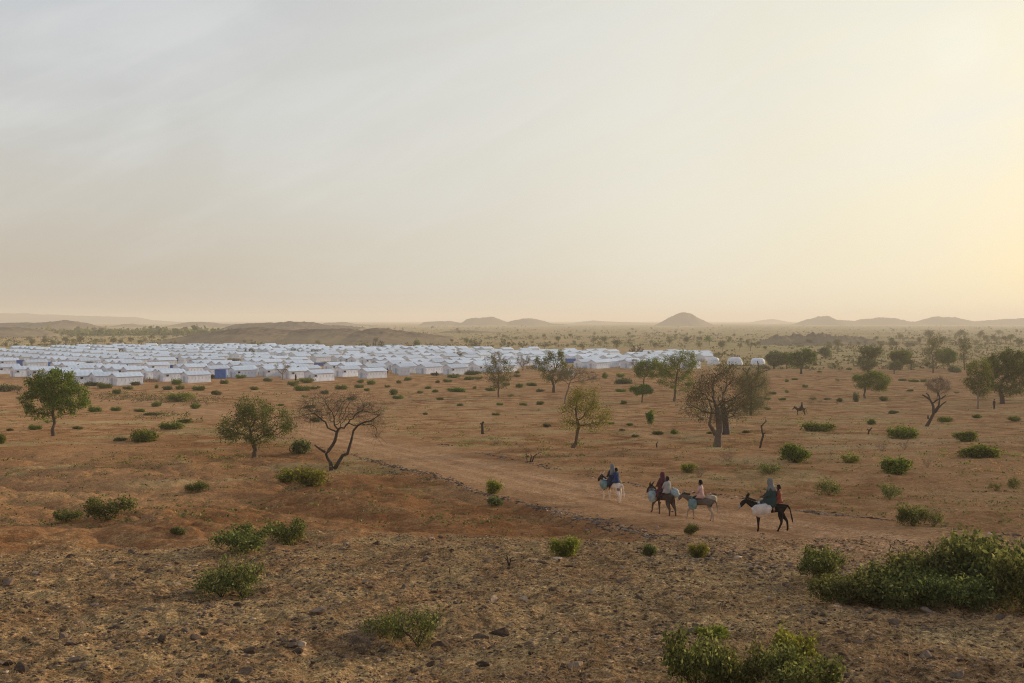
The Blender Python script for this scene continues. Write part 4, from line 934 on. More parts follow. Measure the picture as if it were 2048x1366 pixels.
K['dry'] = [shrub_kind('dry_shrub', 400 + i, 1.0, .8, 150, 'straw', 0, .03, .05, 8, 4, .2, bark='twig_grey', tip=.005) for i in range(3)]
K['mound'] = [shrub_kind('low_mound_shrub', 500 + i, 2.4, .75, 300, 'leaf', 14, .085, .13, 9, 2, .2, gap=.0, step=.14, tip=.009, under=.0, nlob=6) for i in range(3)]
K['mid'] = [shrub_kind('round_shrub', 600 + i, 2.0, 1.2, 300, 'leaf', 11, .075, .10, 8, 3, .22, gap=.05, step=.13, tip=.008) for i in range(3)]
K['olive'] = [shrub_kind('olive_shrub', 700 + i, 2.0, .9, 200, 'leaf_olive', 10, .10, .13, 8, 3, .2, bark='twig_grey', step=.15, tip=.008) for i in range(2)]
KIND = {'dense': ('green shrub', 'leafy_shrub', 'shrub'), 'sparse': ('loose branchy green shrub', 'branchy_shrub', 'shrub'), 'yellow': ('light yellow green shrub', 'feathery_shrub', 'shrub'), 'dry': ('dry leafless shrub', 'dry_shrub', 'dry shrub'), 'mound': ('low green shrub', 'low_shrub', 'shrub'), 'mid': ('round dark green shrub', 'round_shrub', 'shrub'), 'olive': ('dull olive shrub', 'olive_shrub', 'shrub')}
_cnt = 0
def shrub(px, py, w_px, h_px, kind, label=None, depth=None):
    global _cnt; _cnt += 1
    p = ground_at(px, py); s = p.y / F; r = random.Random(_cnt * 17 + 3); k = K[kind][r.randrange(len(K[kind]))]
    sx = w_px * s / k['w'] * 1.08; sz = h_px * s / k['h'] * 1.05
    nm = KIND[kind][1]; t = ob(nm, None, None, p, r.uniform(0, 6.28)); sd = sx * r.uniform(.85, 1.1) if depth is None else depth
    t.scale = (sx, sd, sz)
    if abs(w_px / max(h_px, 1)) > 3: t.rotation_euler = (0, 0, r.uniform(-.15, .15)); t.scale = (sx, min(sx * .5, sz * 2.2), sz)
    ob('stems', k['stem'], t)
    if k['fol'] is not None: ob('foliage', k['fol'], t)
    tag(t, label, KIND[kind][2]); 
    if label is None: AUTO.append((t, KIND[kind][0])); t['group'] = {'dry': 'dry shrubs scattered on the sand'}.get(kind, 'green shrubs scattered on the sand')
    return t
S = shrub
# the ones with a look of their own
S(215, 1041, 96, 52, 'dense', 'dense green shrub at left with a smaller one touching it')
S(132, 1046, 58, 28, 'dense', 'flat small green shrub touching the left side of a dense one')
S(392, 985, 48, 24, 'dense', 'small round green shrub on the red mounds at left')
S(622, 974, 82, 42, 'yellow', 'yellow green shrub in front of the bare forked tree')
S(575, 966, 60, 30, 'yellow', 'paler half of the shrub before the bare forked tree')
S(480, 1106, 120, 58, 'dense', 'wide green shrub at the top of the stony slope, left of centre')
S(572, 1092, 76, 58, 'dense', 'taller green shrub right beside the wide one on the stony slope')
S(440, 1196, 120, 62, 'sparse', 'loose green left half of the shrub pair on the stony slope')
S(483, 1198, 115, 90, 'sparse', 'upright branchy shrub with stems showing on the stony slope')
S(835, 1296, 125, 85, 'sparse', 'branchy green shrub low on the stony slope, left of centre')
S(760, 1280, 95, 55, 'sparse', 'thinner green shrub left of the branchy one at the bottom')
S(725, 1312, 80, 80, 'dry', 'pale dry twigs standing left of the branchy green shrub')
S(600, 908, 46, 30, 'olive', 'leaning dry grey green shrub at the track edge by the forked tree')
S(1130, 1113, 62, 42, 'yellow', 'bright green shrub on the red slope below the track')
S(985, 988, 40, 32, 'yellow', 'yellow green shrub growing out of the stone line')
S(990, 1012, 34, 18, 'olive', 'pale grassy tuft below the shrub in the stone line')
S(1300, 1113, 36, 24, 'olive', 'pale little shrub left of two others near the end of the stone line')
S(1398, 1117, 46, 32, 'yellow', 'light shrub by the dark stones near the track')
S(1383, 1072, 32, 26, 'dense', 'small green shrub between stones beneath the pink shirted rider')
S(1640, 1156, 100, 66, 'dense', 'green shrub with loose outline left of the big thicket')
S(1705, 1213, 135, 80, 'dense', 'left front part of the big green thicket')
S(1795, 1214, 175, 90, 'dense', 'front middle part of the big green thicket')
S(1880, 1192, 165, 112, 'dense', 'rounded back part of the big green thicket')
S(1985, 1200, 210, 150, 'dense', 'tallest part of the big green thicket near the right edge')
S(2060, 1228, 150, 130, 'dense', 'part of the thicket cut by the right edge')
S(1395, 1392, 160, 135, 'dense', 'leafy shrub at the bottom edge, leftmost of the cluster')
S(1490, 1400, 150, 120, 'dense', 'loose shrub at the bottom edge beside the leftmost one')
S(1590, 1345, 90, 92, 'yellow', 'tall thin leaved shrub standing up behind the bottom cluster')
S(1610, 1408, 170, 115, 'dense', 'rightmost shrub of the cluster at the bottom edge')
S(1925, 1222, 130, 80, 'dense', 'low front right part of the big green thicket')
S(1430, 1278, 66, 22, 'yellow', 'low bright green sprigs behind the bottom cluster')
S(303, 1045, 45, 35, 'dry', 'pale dry bush right of the dense green shrub at left')
S(208, 1158, 50, 32, 'dry', 'dry twiggy shrub alone on the left of the stony slope')
S(230, 1172, 16, 22, 'dry', 'tiny forked dry twig on the left stony slope')
S(353, 1070, 30, 16, 'olive', 'dark small tuft on the edge of the red mounds')
S(1590, 925, 64, 36, 'mid', 'round dark green shrub right of the dead curling trunk')
S(1634, 863, 82, 16, 'mound', 'long flat green shrub like a hedge below the far rider')
S(1702, 927, 42, 18, 'yellow', 'low pale green shrub right of the round dark one')
S(1797, 949, 66, 36, 'mid', 'dark green shrub with arms spread wide at right')
S(1960, 917, 74, 30, 'mid', 'dark green shrub low near the right edge')
S(1935, 884, 48, 22, 'mid', 'rounded green shrub straight behind the low dark one')
S(1808, 875, 60, 20, 'mound', 'light green low shrub above two dry twiggy ones')
S(1660, 992, 56, 40, 'sparse', 'upright branchy shrub above the stone pile at right')
S(1540, 950, 50, 30, 'sparse', 'thin branchy shrub above the woman in the green veil')
S(1378, 946, 36, 22, 'yellow', 'green half of the two toned shrub above the riders')
S(1400, 956, 46, 36, 'dry', 'dark twiggy half of the two toned shrub above the riders')
S(1782, 1000, 48, 40, 'sparse', 'thin shrub with a single upright stem at right')
S(1830, 1053, 70, 42, 'dense', 'broad green shrub at the far edge of the track at right')
S(1872, 1055, 45, 34, 'sparse', 'looser right half of the broad shrub beside the track')
S(1995, 983, 30, 18, 'sparse', 'tiny shrub near the right edge, left of a twin')
S(2030, 978, 34, 24, 'sparse', 'tiny shrub near the right edge, right of its twin')
S(1455, 922, 40, 26, 'dry', 'bare twigs in front of the shadow of the biggest tree')
S(1492, 928, 18, 14, 'dry', 'small dry tuft right of the bare twigs under the biggest tree')
S(1765, 903, 32, 26, 'dry', 'leafless shrub at right, left one of two')
S(1810, 900, 30, 26, 'dry', 'leafless shrub at right, right one of two')
S(1857, 936, 22, 30, 'dry', 'slender bare shrub on the sand left of the low dark green one')
S(1910, 745, 26, 14, 'olive', 'grey rounded bush under the leaning green tree')
S(1, 888, 24, 20, 'mid', 'green shrub cut by the left edge')
S(12, 783, 34, 14, 'olive', 'grey dry bush at the left edge before the tents')
small = [(205,777,32,12,'mound'),(183,772,30,10,'olive'),(256,779,20,7,'mound'),(234,788,22,10,'mound'),(312,777,8,8,'mid'),(334,780,25,8,'mound'),(360,779,18,7,'mound'),(393,781,25,10,'mound'),(355,769,24,9,'mound'),(270,771,26,8,'mound'),(185,824,30,9,'mound'),(228,822,24,9,'mound'),(279,824,26,7,'mound'),(305,831,34,6,'olive'),(369,847,28,10,'mid'),(336,859,46,15,'mound'),(293,883,62,20,'mound'),(238,883,22,7,'olive'),(65,860,30,10,'mound'),(94,847,22,9,'mid'),(154,859,18,7,'olive'),(281,913,15,7,'dry'),(312,813,24,9,'mound'),(390,818,22,12,'mid'),(357,803,46,18,'yellow'),(38,801,22,9,'mid'),(404,781,12,8,'mid'),(432,790,22,9,'mid'),(508,780,20,8,'mid'),(446,768,18,8,'mound'),(480,757,22,10,'mid'),(535,763,18,7,'mid'),(587,772,26,10,'mid'),(613,766,32,14,'yellow'),(600,782,40,9,'mound'),(626,779,30,9,'mid'),(679,779,28,9,'mound'),(716,776,22,8,'mound'),(741,769,18,7,'mound'),(721,766,13,8,'mid'),(774,775,14,7,'mid'),(649,789,14,9,'mid'),(787,790,22,12,'mid'),(793,798,22,7,'mound'),(610,796,18,6,'mound'),(620,817,26,9,'mid'),(632,844,20,9,'mid'),(734,782,16,6,'mound'),(649,761,18,6,'mid'),(944,750,30,9,'olive'),(957,759,20,8,'mid'),(938,760,22,8,'mid'),(1034,747,12,6,'olive'),(1034,754,14,5,'olive'),(1011,771,15,6,'mound'),(1040,775,16,7,'mound'),(1064,772,20,6,'mound'),(981,782,20,6,'mound'),(949,778,10,5,'mound'),(1021,794,12,6,'mid'),(1080,810,18,9,'mid'),(1047,811,16,5,'mound'),(998,811,16,5,'mound'),(1210,757,15,14,'mid'),(1242,755,20,10,'yellow'),(1247,768,40,12,'mound'),(1240,784,26,7,'mound'),(1247,808,16,7,'mound'),(1080,784,14,6,'olive'),(990,831,16,5,'mound'),(1094,855,18,7,'olive'),(1221,849,14,5,'mound'),(1261,852,14,6,'mid'),(1245,862,12,4,'olive'),(1041,895,14,9,'dry'),(993,888,24,12,'dry'),(906,756,24,9,'mid'),(869,751,20,7,'mid'),(815,761,15,6,'mound'),(798,767,13,7,'mid'),(893,764,21,6,'mound'),(875,766,11,5,'olive'),(914,784,38,9,'mound'),(856,778,13,6,'mid'),(840,787,14,6,'mid'),(870,785,13,7,'mid'),(1676,763,9,8,'mid'),(1681,804,18,8,'mid'),(1713,804,17,18,'mid'),(1768,802,20,9,'mid'),(1806,762,18,5,'mound'),(1828,764,20,5,'mound'),(1850,764,14,5,'mound'),(1821,783,14,4,'olive'),(1914,787,15,5,'mound'),(1787,828,22,7,'olive'),(1745,850,20,12,'mid'),(1891,845,34,11,'mound'),(1954,837,19,9,'mid'),(2032,843,26,11,'mid'),(1700,715,14,5,'mid'),(1876,785,12,5,'mound'),(1575,786,9,8,'yellow'),(1574,764,8,5,'mound'),(1546,789,14,5,'olive'),(1536,800,14,6,'mid'),(1566,801,16,6,'mid'),(1627,800,18,7,'mid'),(1655,800,16,5,'olive'),(1536,820,14,5,'olive'),(1493,867,18,6,'olive'),(1349,868,17,8,'mid'),(1404,841,12,5,'olive'),(545,750,14,5,'olive'),(424,757,20,8,'olive'),(1316,870,24,8,'olive'),(1270,875,14,5,'olive'),(110,795,18,6,'mound'),(18,862,16,6,'olive'),(160,812,16,5,'olive'),(700,800,18,5,'mound'),(560,812,16,6,'mid'),(880,800,14,5,'mound'),(920,812,16,6,'olive'),(850,830,14,5,'olive'),(1150,800,12,5,'olive'),(1610,775,12,5,'mound'),(1640,745,10,4,'mound'),(1700,740,12,4,'mound'),(1770,775,10,4,'mound'),(1950,770,14,5,'olive'),(1590,760,12,4,'mound'),(1420,868,12,5,'olive')]
_rs = random.Random(8)
for (a, b, c, d, k) in small:
    if k in ('mid', 'mound') and _rs.random() < .22: k = _rs.choice(['olive', 'sparse'])
    S(a, b, c * _rs.uniform(.9, 1.15), d * _rs.uniform(.8, 1.15), k)
# bare thin saplings in the near right
T(1795, 1150, [(1762, 1075, 1800, 1110), (1790, 1080, 1815, 1115)], [(1797, 1135), (1790, 1122), (1782, 1112)], 'thin leafless sapling sticking up left of the big thicket', 'leaf', 'bark_dark', 60, 0, .1, .1, 1, .25, .025, name='bare_sapling', cat='sapling', tip=.005, step=.12)

# ------------------------------------------------------------------ trees and scrub of the far savanna
FT = []
for i, (lm, bk, na, ln) in enumerate([('leaf_far', 'bark', 140, 9), ('leaf', 'bark_dark', 120, 10), ('leaf_far', 'twig_grey', 110, 5), ('leaf_brown', 'bark_dark', 110, 2), ('leaf_far', 'bark', 90, 7)]):
    r = np.random.default_rng(900 + i); Hh = 5.0
    E = [(r.uniform(-.8, .8), r.uniform(-.8, .8), 3.2 + r.uniform(-.3, .5), 1.5, 1.5, 1.2), (r.uniform(-1, 1), 0, 3.9, 1.2, 1.3, .9), (r.uniform(-1, 1), .3, 3.0, 1.5, 1.2, .8)]
    A = ell_points(E, na, r, .3); path = [np.array([0, 0, z]) + r.normal(0, .04, 3) * (z > .2) for z in (-.2, .4, .8, 1.2, 1.6)]
    nodes, par = colonize(A, path, .42, 4.5, .5, 40, 900 + i); rad, kd = radii(par, .03, 2.2)
    ends = nodes[(rad < .07) & (np.arange(len(nodes)) > 5)]; a, b = twigs(ends, 2 if i < 3 else 5, .5 if i < 3 else .8, r)
    V, Fc = branches(nodes, par, rad, (a, b, .018)); P = np.concatenate([ends, b]); V2, F2 = leaves(P, max(1, ln // 2), .34, .24 if ln > 3 else .14, r)
    mV = np.concatenate([V, V2]); mF = np.concatenate([Fc, F2 + len(V)]); mi = np.concatenate([np.zeros(len(Fc), int), np.ones(len(F2), int)])
    tr = mesh_np('far_trunk', V, Fc, M[bk]); cr = mesh_np('far_crown', V2, F2, M[lm])
    FT.append((tr, cr, mesh_np('far_tree', mV, mF, mats=[M[bk], M[lm]], mi=mi)))
fdesc = ['pale green far tree', 'dark far tree', 'grey thin far tree', 'leafless far tree', 'small pale far tree']
r = random.Random(4242); far_pts = []
hand = [(105,694,18,14),(145,692,12,16),(34,699,20,14),(12,695,18,10),(64,693,10,14),(133,690,22,16),(160,690,18,18),(175,697,16,8),(228,690,18,16),(262,691,16,18),(290,688,12,14),(300,680,12,10),(328,682,8,12),(955,704,26,24),(985,702,18,12),(838,700,20,20),(790,702,16,16),(820,703,18,14),(1200,697,12,18),(1235,700,14,22),(1165,702,16,16),(1110,694,20,12),(1090,700,14,16),(1190,674,16,10),(1005,684,34,8),(1150,690,12,10),(1210,688,10,16),(1310,696,20,12),(1340,690,18,14),(1375,690,16,18),(1420,690,30,20),(1400,702,14,20),(1445,702,34,22),(1480,700,24,16),(1500,700,12,20),(1350,668,12,8),(1400,670,10,8),(1460,685,16,12),(1530,700,14,10),(1590,692,14,8),(1620,690,12,10),(1680,690,16,10),(1700,695,18,12),(1760,700,16,18),(1780,690,16,14),(1820,700,20,14),(1840,690,30,8),(1890,690,20,16),(1920,680,14,20),(1950,695,26,14),(1990,690,22,18),(2020,685,18,16),(2040,700,20,20),(1860,680,18,20),(1800,680,20,12),(1960,680,16,18),(2000,672,16,12),(1900,668,16,8),(1755,690,22,8)]
for (px, py, w_, h_) in hand: far_pts.append((px + r.uniform(-2, 2), py, h_ * 1.0))
for k in range(240):
    px = r.uniform(-20, 2070); t = r.random(); py = 647 + 54 * t ** 1.1
    if px < 1450 and py > 692: py = r.uniform(652, 691)
    if 330 < px < 860 and 648 < py < 690 and r.random() < .75: continue
    if 1510 < px < 1750 and py < 688: continue
    far_pts.append((px, py, None))
far_pts.sort(key=lambda q: -q[1])
for k, (px, py, hh) in enumerate(far_pts[:290]):
    X, Y = unproject_base(px, py); X = float(X); Y = float(Y)
    if Y > 2500: continue
    m_h = (hh * Y / F) if hh else r.uniform(2.2, 5.0); m_h = min(m_h, 11)
    v = FT[r.choice([0, 0, 1, 2, 3, 4, 4])]; z = float(H(X, Y)); s = m_h / 4.8
    if Y < 560:
        t = ob('savanna_tree', None, None, (X, Y, z - .1), r.uniform(0, 6.28)); ob('trunk', v[0], t); ob('crown', v[1], t)
    else: t = ob('savanna_tree', v[2], None, (X, Y, z - .1), r.uniform(0, 6.28))
    t.scale = (s * r.uniform(.8, 1.3), s * r.uniform(.8, 1.3), s); tag(t, None, 'tree', 'trees scattered over the far plain'); AUTO.append((t, fdesc[FT.index(v)]))
# scrub one cannot count: low clumps all over the plain, and the wood on the skyline
def clumps(name, n, ymin, ymax, size, matn, label, per=9, xr=None, seed=5, power=1.4, flat=.5, qf=.30, thr=-9):
    g = np.random.default_rng(seed); u = g.random(n); y = (ymin ** (1 - power) + u * (ymax ** (1 - power) - ymin ** (1 - power))) ** (1 / (1 - power))
    x = y * g.uniform(-.56, .56, n) if xr is None else y * g.uniform(xr[0], xr[1], n)
    keep = vnoise(x * .02, y * .008, 88) + .5 * vnoise(x * .1, y * .05, 89) > thr
    sx, sy = project(x, y, base_h(y)); camp = (sx < 1425) & (y > 205) & (y < 560)
    keep &= ~camp & (road_sd(x, y) < -0.5); x, y = x[keep], y[keep]; n = len(x)
    z = H(x, y); s = size * np.minimum(g.lognormal(0, .45, n), 1.7 if ymin < 200 else 9)
    c = np.repeat(np.stack([x, y, z], 1), per, 0); S_ = np.repeat(s, per)[:, None]
    d = g.normal(0, 1, c.shape) * [.55, .55, .28] * S_; d[:, 2] = np.abs(d[:, 2]) * flat * 2 + .02
    C0 = c + d; a = g.normal(0, 1, C0.shape); a /= np.linalg.norm(a, axis=1)[:, None]; b = np.cross(a, g.normal(0, 1, C0.shape)); b /= np.linalg.norm(b, axis=1)[:, None]
    q = S_ * qf * g.uniform(.5, 1.3, len(C0))[:, None]
    V = np.stack([C0 - a * q, C0 + b * q, C0 + a * q, C0 - b * q], 1).reshape(-1, 3)
    o = ob(name, mesh_np(name, V, np.arange(len(V)).reshape(-1, 4), M[matn])); tag(o, label, 'scrub', None, 'stuff'); return o
clumps('far_scrub', 9000, 300, 2600, 1.1, 'leaf_far', 'countless low bushes dotting the far dry plain', 8, seed=5, power=1.25, thr=-.25)
clumps('far_scrub_belt', 1500, 560, 900, 1.5, 'leaf_far', 'belt of bushes at the foot of the far hills', 8, seed=7, power=1.2, thr=.0)
clumps('far_wood', 1400, 950, 1250, 3.2, 'leaf_dark', 'dark belt of trees below the hills at left', 10, (-.50, -.28), seed=9)
clumps('ground_cover', 1900, 66, 260, .26, 'leaf', 'tiny green weeds scattered over the sand', 22, seed=11, qf=.15, power=1.01, thr=.1)
clumps('dry_tufts', 6500, 62, 330, .20, 'straw', 'dry grass tufts scattered over the sand', 16, seed=13, qf=.12, power=1.01, thr=.05)
clumps('dark_litter', 7000, 42, 330, .20, 'leaf_brown', 'dark twigs and dung scattered over the sand', 8, seed=15, qf=.18, power=1.01, flat=.2)
# creeping plants left of the track's far end
def creepers():
    g = np.random.default_rng(77); P = []
    for (px, py, w_, n) in [(240, 795, 70, 60), (300, 800, 90, 80), (380, 806, 60, 50), (230, 790, 50, 30), (330, 796, 60, 50), (420, 800, 40, 24), (330, 832, 50, 30), (370, 842, 40, 20), (660, 798, 60, 16), (520, 790, 60, 16)]:
        for k in range(n):
            a = px + g.normal(0, w_ / 2.2); b = py + g.normal(0, 4.0); X, Y = unproject_base(a, b); P.append((float(X), float(Y)))
    P = np.array(P); z = H(P[:, 0], P[:, 1]); C0 = np.stack([P[:, 0], P[:, 1], z + .12], 1); V, Fc = leaves(C0, 14, .22, .16, g, 1.3); V[:, 2] = np.maximum(V[:, 2], H(V[:, 0], V[:, 1]) + .01)
    tag(ob('creeping_plants', mesh_np('creeping_plants', V, Fc, M['leaf_olive'])), 'low creeping green plants on the sand before the camp', 'plants', None, 'stuff')
creepers()
# ------------------------------------------------------------------ stones, grit and dry grass
def stone_mesh(name, seed, m, flat=.7, sub=2):
    import bmesh
    bm = bmesh.new(); bmesh.ops.create_icosphere(bm, subdivisions=sub, radius=.5); g = np.random.default_rng(seed)
    pl = [(g.normal(0, 1, 3), g.uniform(.20, .38)) for _ in range(15)]
    pl = [(n / np.linalg.norm(n), d) for n, d in pl]
    for v in bm.verts:
        c = np.array(v.co)
        for n, d in pl:                                     # facets: cut the ball by random planes
            q = c @ n
            if q > d: c = c - n * (q - d) * .99
        c = c * [1.15, .9, flat]; v.co = c + [0, 0, flat * .22]
    me = bpy.data.meshes.new(name); bm.to_mesh(me); bm.free(); me.materials.append(m); return me
STN = [stone_mesh('stone_mesh', 40 + i, M['stone'], .55 + .1 * (i % 3)) for i in range(7)]
STG = [stone_mesh('stone_mesh', 60 + i, M['stone_grey'], .5 + .1 * (i % 3)) for i in range(5)]
g = np.random.default_rng(99)
cand = []      # x, y, size, grey, where
def cell(px, py): X, Y = unproject_base(px, py); return float(X), float(Y)
# the hand placed ones
big = [(496, 1311, 44, 0, 'squared brown rock with a lit right face on the lower left slope'), (146, 1328, 40, 0, 'dark rounded boulder at the bottom left'), (12, 1168, 50, 1, 'flat pale slab at the left edge of the slope'), (1000, 1272, 62, 0, 'wide flat dark slab low at the centre'), (962, 1280, 40, 0, 'tilted pointed rock touching the flat dark slab'), (418, 1216, 34, 1, 'pale rock just below the upright branchy shrub'), (390, 1280, 52, 1, 'broad low rock near the lower left shrub pair'), (560, 1285, 30, 0, 'dark wedge shaped stone left of the centre bottom'), (1775, 1139, 38, 1, 'grey boulder above the big thicket'), (1745, 1140, 26, 1, 'smaller grey boulder left of the larger one above the thicket'), (1545, 1120, 20, 1, 'pale block among the stones at the track shoulder'), (1492, 1108, 16, 1, 'pale stone at the left of the track shoulder'), (1790, 1248, 46, 0, 'dark flat rock on the slope below the thicket'), (1450, 1214, 26, 0, 'dark rock left below the green shrub near the thicket'), (1345, 1025, 12, 1, 'lone pale stone below the second donkey'), (1770, 1036, 15, 1, 'brown block standing at the end of the far stone line'), (700, 895, 8, 0, 'dark round stone on the track beside the forked tree'), (2034, 1305, 26, 1, 'pale angular stone at the bottom right'), (1720, 1290, 36, 0, 'grey brown rock in the lower right slope'), (1395, 1255, 30, 0, 'dark flat rock at the lower middle right'), (68, 1163, 14, 0, 'black stone beside the pale slab at left'), (610, 1085, 14, 1, 'grey stone at the right of the taller green shrub'), (905, 1102, 8, 1, 'tiny white stone on the red earth'), (1212, 973, 10, 1, 'pale stone in the far stone line behind the donkeys')]
for (px, py, w_, gr, lab) in big:
    p = ground_at(px, py); s = w_ * p.y / F; o = ob('rock', (STG if gr else STN)[int(px) % 5], None, (p.x, p.y, p.z - s * .1), (px % 7)); o.scale = (s, s * .8, s * .9)
    tag(o, lab, 'rock')
for k in range(4200):                                       # stony slope
    y = g.uniform(14, 40); x = y * g.uniform(-.56, .56)
    if gravel_mask(x, y) < .5: continue
    cand.append((x, y, min(.085 * (g.random() ** -.40), .45), g.random() < .3, 'slope'))
for k in range(330):                                        # scattered on sand and mounds
    y = g.uniform(38, 120); x = y * g.uniform(-.56, .56)
    if road_sd(x, y) > -.3: continue
    cand.append((x, y, min(.05 * (g.random() ** -.40), .3), g.random() < .4, 'sand'))
def line(pts, n, spread, smin, smax, where, gaps=None):
    P = np.array(pts, float); s = np.concatenate([[0], np.cumsum(np.hypot(*np.diff(P, axis=0).T))])
    for k in range(n):
        t = g.uniform(0, s[-1])
        if gaps and vnoise(t * gaps, 3.3, 91) < -.12: continue
        a, b = np.interp(t, s, P[:, 0]), np.interp(t, s, P[:, 1]); cand.append((a + g.normal(0, spread), b + g.normal(0, spread), g.uniform(smin, smax) * g.choice([.6, .8, 1, 1.3]), True, where))
nl = near_c[(near_c[:, 1] > 37) & (near_c[:, 1] < 120)]; fl = far_c[(far_c[:, 1] > 38) & (far_c[:, 1] < 90)]
line(nl, 420, .20, .10, .26, 'near')
line(nl[nl[:, 1] < 76], 560, .20, .14, .32, 'near')
line(nl[nl[:, 1] < 50], 260, .5, .08, .24, 'near')
line(fl, 640, .28, .13, .33, 'far', .18)
line([cell(770, 932), cell(830, 950), cell(900, 962)], 130, .6, .12, .32, 'near')
line([cell(1600, 1022), cell(1640, 1028), cell(1690, 1034)], 70, .22, .16, .38, 'far')
line([cell(1590, 893), cell(1700, 893), cell(1800, 892), cell(1960, 888), cell(2060, 890)], 160, .4, .1, .26, 'back')
line([cell(1380, 1106), cell(1450, 1125), cell(1560, 1140), cell(1680, 1150)], 420, 1.1, .07, .26, 'near')
cand = [c for c in cand if c[1] > 12]
cand.sort(key=lambda c: -c[2] / c[1])
where = {'slope': ('{} stone on the slope', 'stones strewn over the stony slope'), 'sand': ('{} stone on the bare earth', 'stones strewn over the bare earth'), 'near': ('{} stone of the near track edge', 'stones lining the near edge of the track'), 'far': ('{} stone of the far track edge', 'stones lining the far edge of the track'), 'back': ('{} stone of the thin row', 'stones of the thin row at right')}
for k, (x, y, s, gr, wh) in enumerate(cand[:276]):
    r_ = random.Random(k); o = ob('stone', r_.choice(STG if gr else STN), None, (x, y, float(H(x, y)) - s * .12), r_.uniform(0, 6.28)); o.scale = (s * r_.uniform(.85, 1.3), s * r_.uniform(.7, 1.1), s * r_.uniform(.6, 1.1))
    o.rotation_euler = (r_.uniform(-.25, .25), r_.uniform(-.25, .25), r_.uniform(0, 6.28))
    tag(o, None, 'stone', where[wh][1]); AUTO.append((o, where[wh][0].format('pale' if gr else 'dark')))
def stone_stuff(name, items, m, label, sub=1):
    base = []
    for i in range(6):
        me = stone_mesh('tmp', 200 + i, m, .6, sub); co = np.empty(len(me.vertices) * 3, np.float32); me.vertices.foreach_get('co', co)
        base.append((co.reshape(-1, 3), np.array([p.vertices[:] for p in me.polygons]))); bpy.data.meshes.remove(me)
    items = np.array(items); n = len(items); Z = H(items[:, 0], items[:, 1]); Vs, Fs, off = [], [], 0; kk = g.integers(0, 6, n); an = g.uniform(0, 6.28, n)
    for i in range(6):
        q = kk == i; co, fc = base[i]; c, s = np.cos(an[q])[:, None], np.sin(an[q])[:, None]; S_ = items[q, 2][:, None] * g.uniform(.7, 1.3, (q.sum(), 1)); S2 = items[q, 2][:, None]
        X = (co[None, :, 0] * c - co[None, :, 1] * s) * S_ + items[q, 0][:, None]; Y = (co[None, :, 0] * s + co[None, :, 1] * c) * S2 + items[q, 1][:, None]; Zz = co[None, :, 2] * S2 * .9 + Z[q][:, None] - S2 * .08
        V = np.stack([X, Y, Zz], -1).reshape(-1, 3); m_ = q.sum(); Fc = (fc[None] + (np.arange(m_) * len(co))[:, None, None]).reshape(-1, 3) + off; Vs.append(V); Fs.append(Fc); off += len(V)
    tag(ob(name, mesh_np(name, np.concatenate(Vs), np.concatenate(Fs), m)), label, 'stones', None, 'stuff')
rest_ = [(c[0], c[1], c[2]) for c in cand[276:]]
stone_stuff('small_stones', rest_, M['stone_grey'], 'smaller stones of the track edges and the slope', 1)
pb = []
n = 62000; y = 13 + 30 * g.random(n) ** .8; x = y * g.uniform(-.57, .57, n); km = (gravel_mask(x, y) > .4) & (vnoise(x * .8, y * .8, 93) > g.uniform(-.5, .25, n)); x, y = x[km], y[km]
pb += list(zip(x, y, np.minimum(.040 * g.random(len(x)) ** -.40, .17)))
stone_stuff('pebbles', pb, M['stone'], 'dark gravel covering the stony slope', 1)
n = 5000; y = 38 + 70 * g.random(n); x = y * g.uniform(-.57, .57, n); km = (vnoise(x * .3, y * .3, 94) > g.uniform(-.3, .5, n)); x, y = x[km], y[km]
stone_stuff('sand_pebbles', list(zip(x, y, np.minimum(.03 * g.random(len(x)) ** -.35, .12))), M['stone'], 'scattered gravel on the bare earth', 0 + 1)
# dry grass litter on the stony slope: thin blades, some standing
def blades(name, n, ymin, ymax, hmin, hmax, wd, lay, m, label, mask=True, thr=-.3):
    y = ymin + (ymax - ymin) * g.random(n) ** .9; x = y * g.uniform(-.57, .57, n)
    k = (vnoise(x * .5, y * .5, 95) + .5 * vnoise(x * 2, y * 2, 96)) > g.uniform(thr, .45, n)
    if mask: k &= gravel_mask(x, y) > .45
    x, y = x[k], y[k]; n = len(x); P = np.stack([x, y, H(x, y) - .01], 1)
    P = np.repeat(P, 5, 0) + g.normal(0, .05, (n * 5, 3)) * [1, 1, 0]; n = len(P)
    a = g.uniform(0, 6.28, n); d = np.stack([np.cos(a), np.sin(a), lay * g.uniform(.3, 1.6, n)], 1); d /= np.linalg.norm(d, axis=1)[:, None]; h = g.uniform(hmin, hmax, n)[:, None]
    s = np.stack([-np.sin(a), np.cos(a), 0 * a], 1) * wd
    V = np.stack([P - s, P + s, P + d * h], 1).reshape(-1, 3)
    tag(ob(name, mesh_np(name, V, np.arange(len(V)).reshape(-1, 3), M[m])), label, 'grass', None, 'stuff')
blades('dry_litter', 42000, 13, 44, .05, .17, .008, .35, 'straw', 'flattened dry grass litter between the stones')
blades('dry_grass', 1500, 13, 40, .15, .38, .004, 2.0, 'straw', 'thin standing dry grass stalks on the stony slope', True, .0)
blades('dry_grass_far', 9000, 44, 130, .08, .22, .012, .8, 'straw', 'dry grass growing in patches on the plain', False, .1)
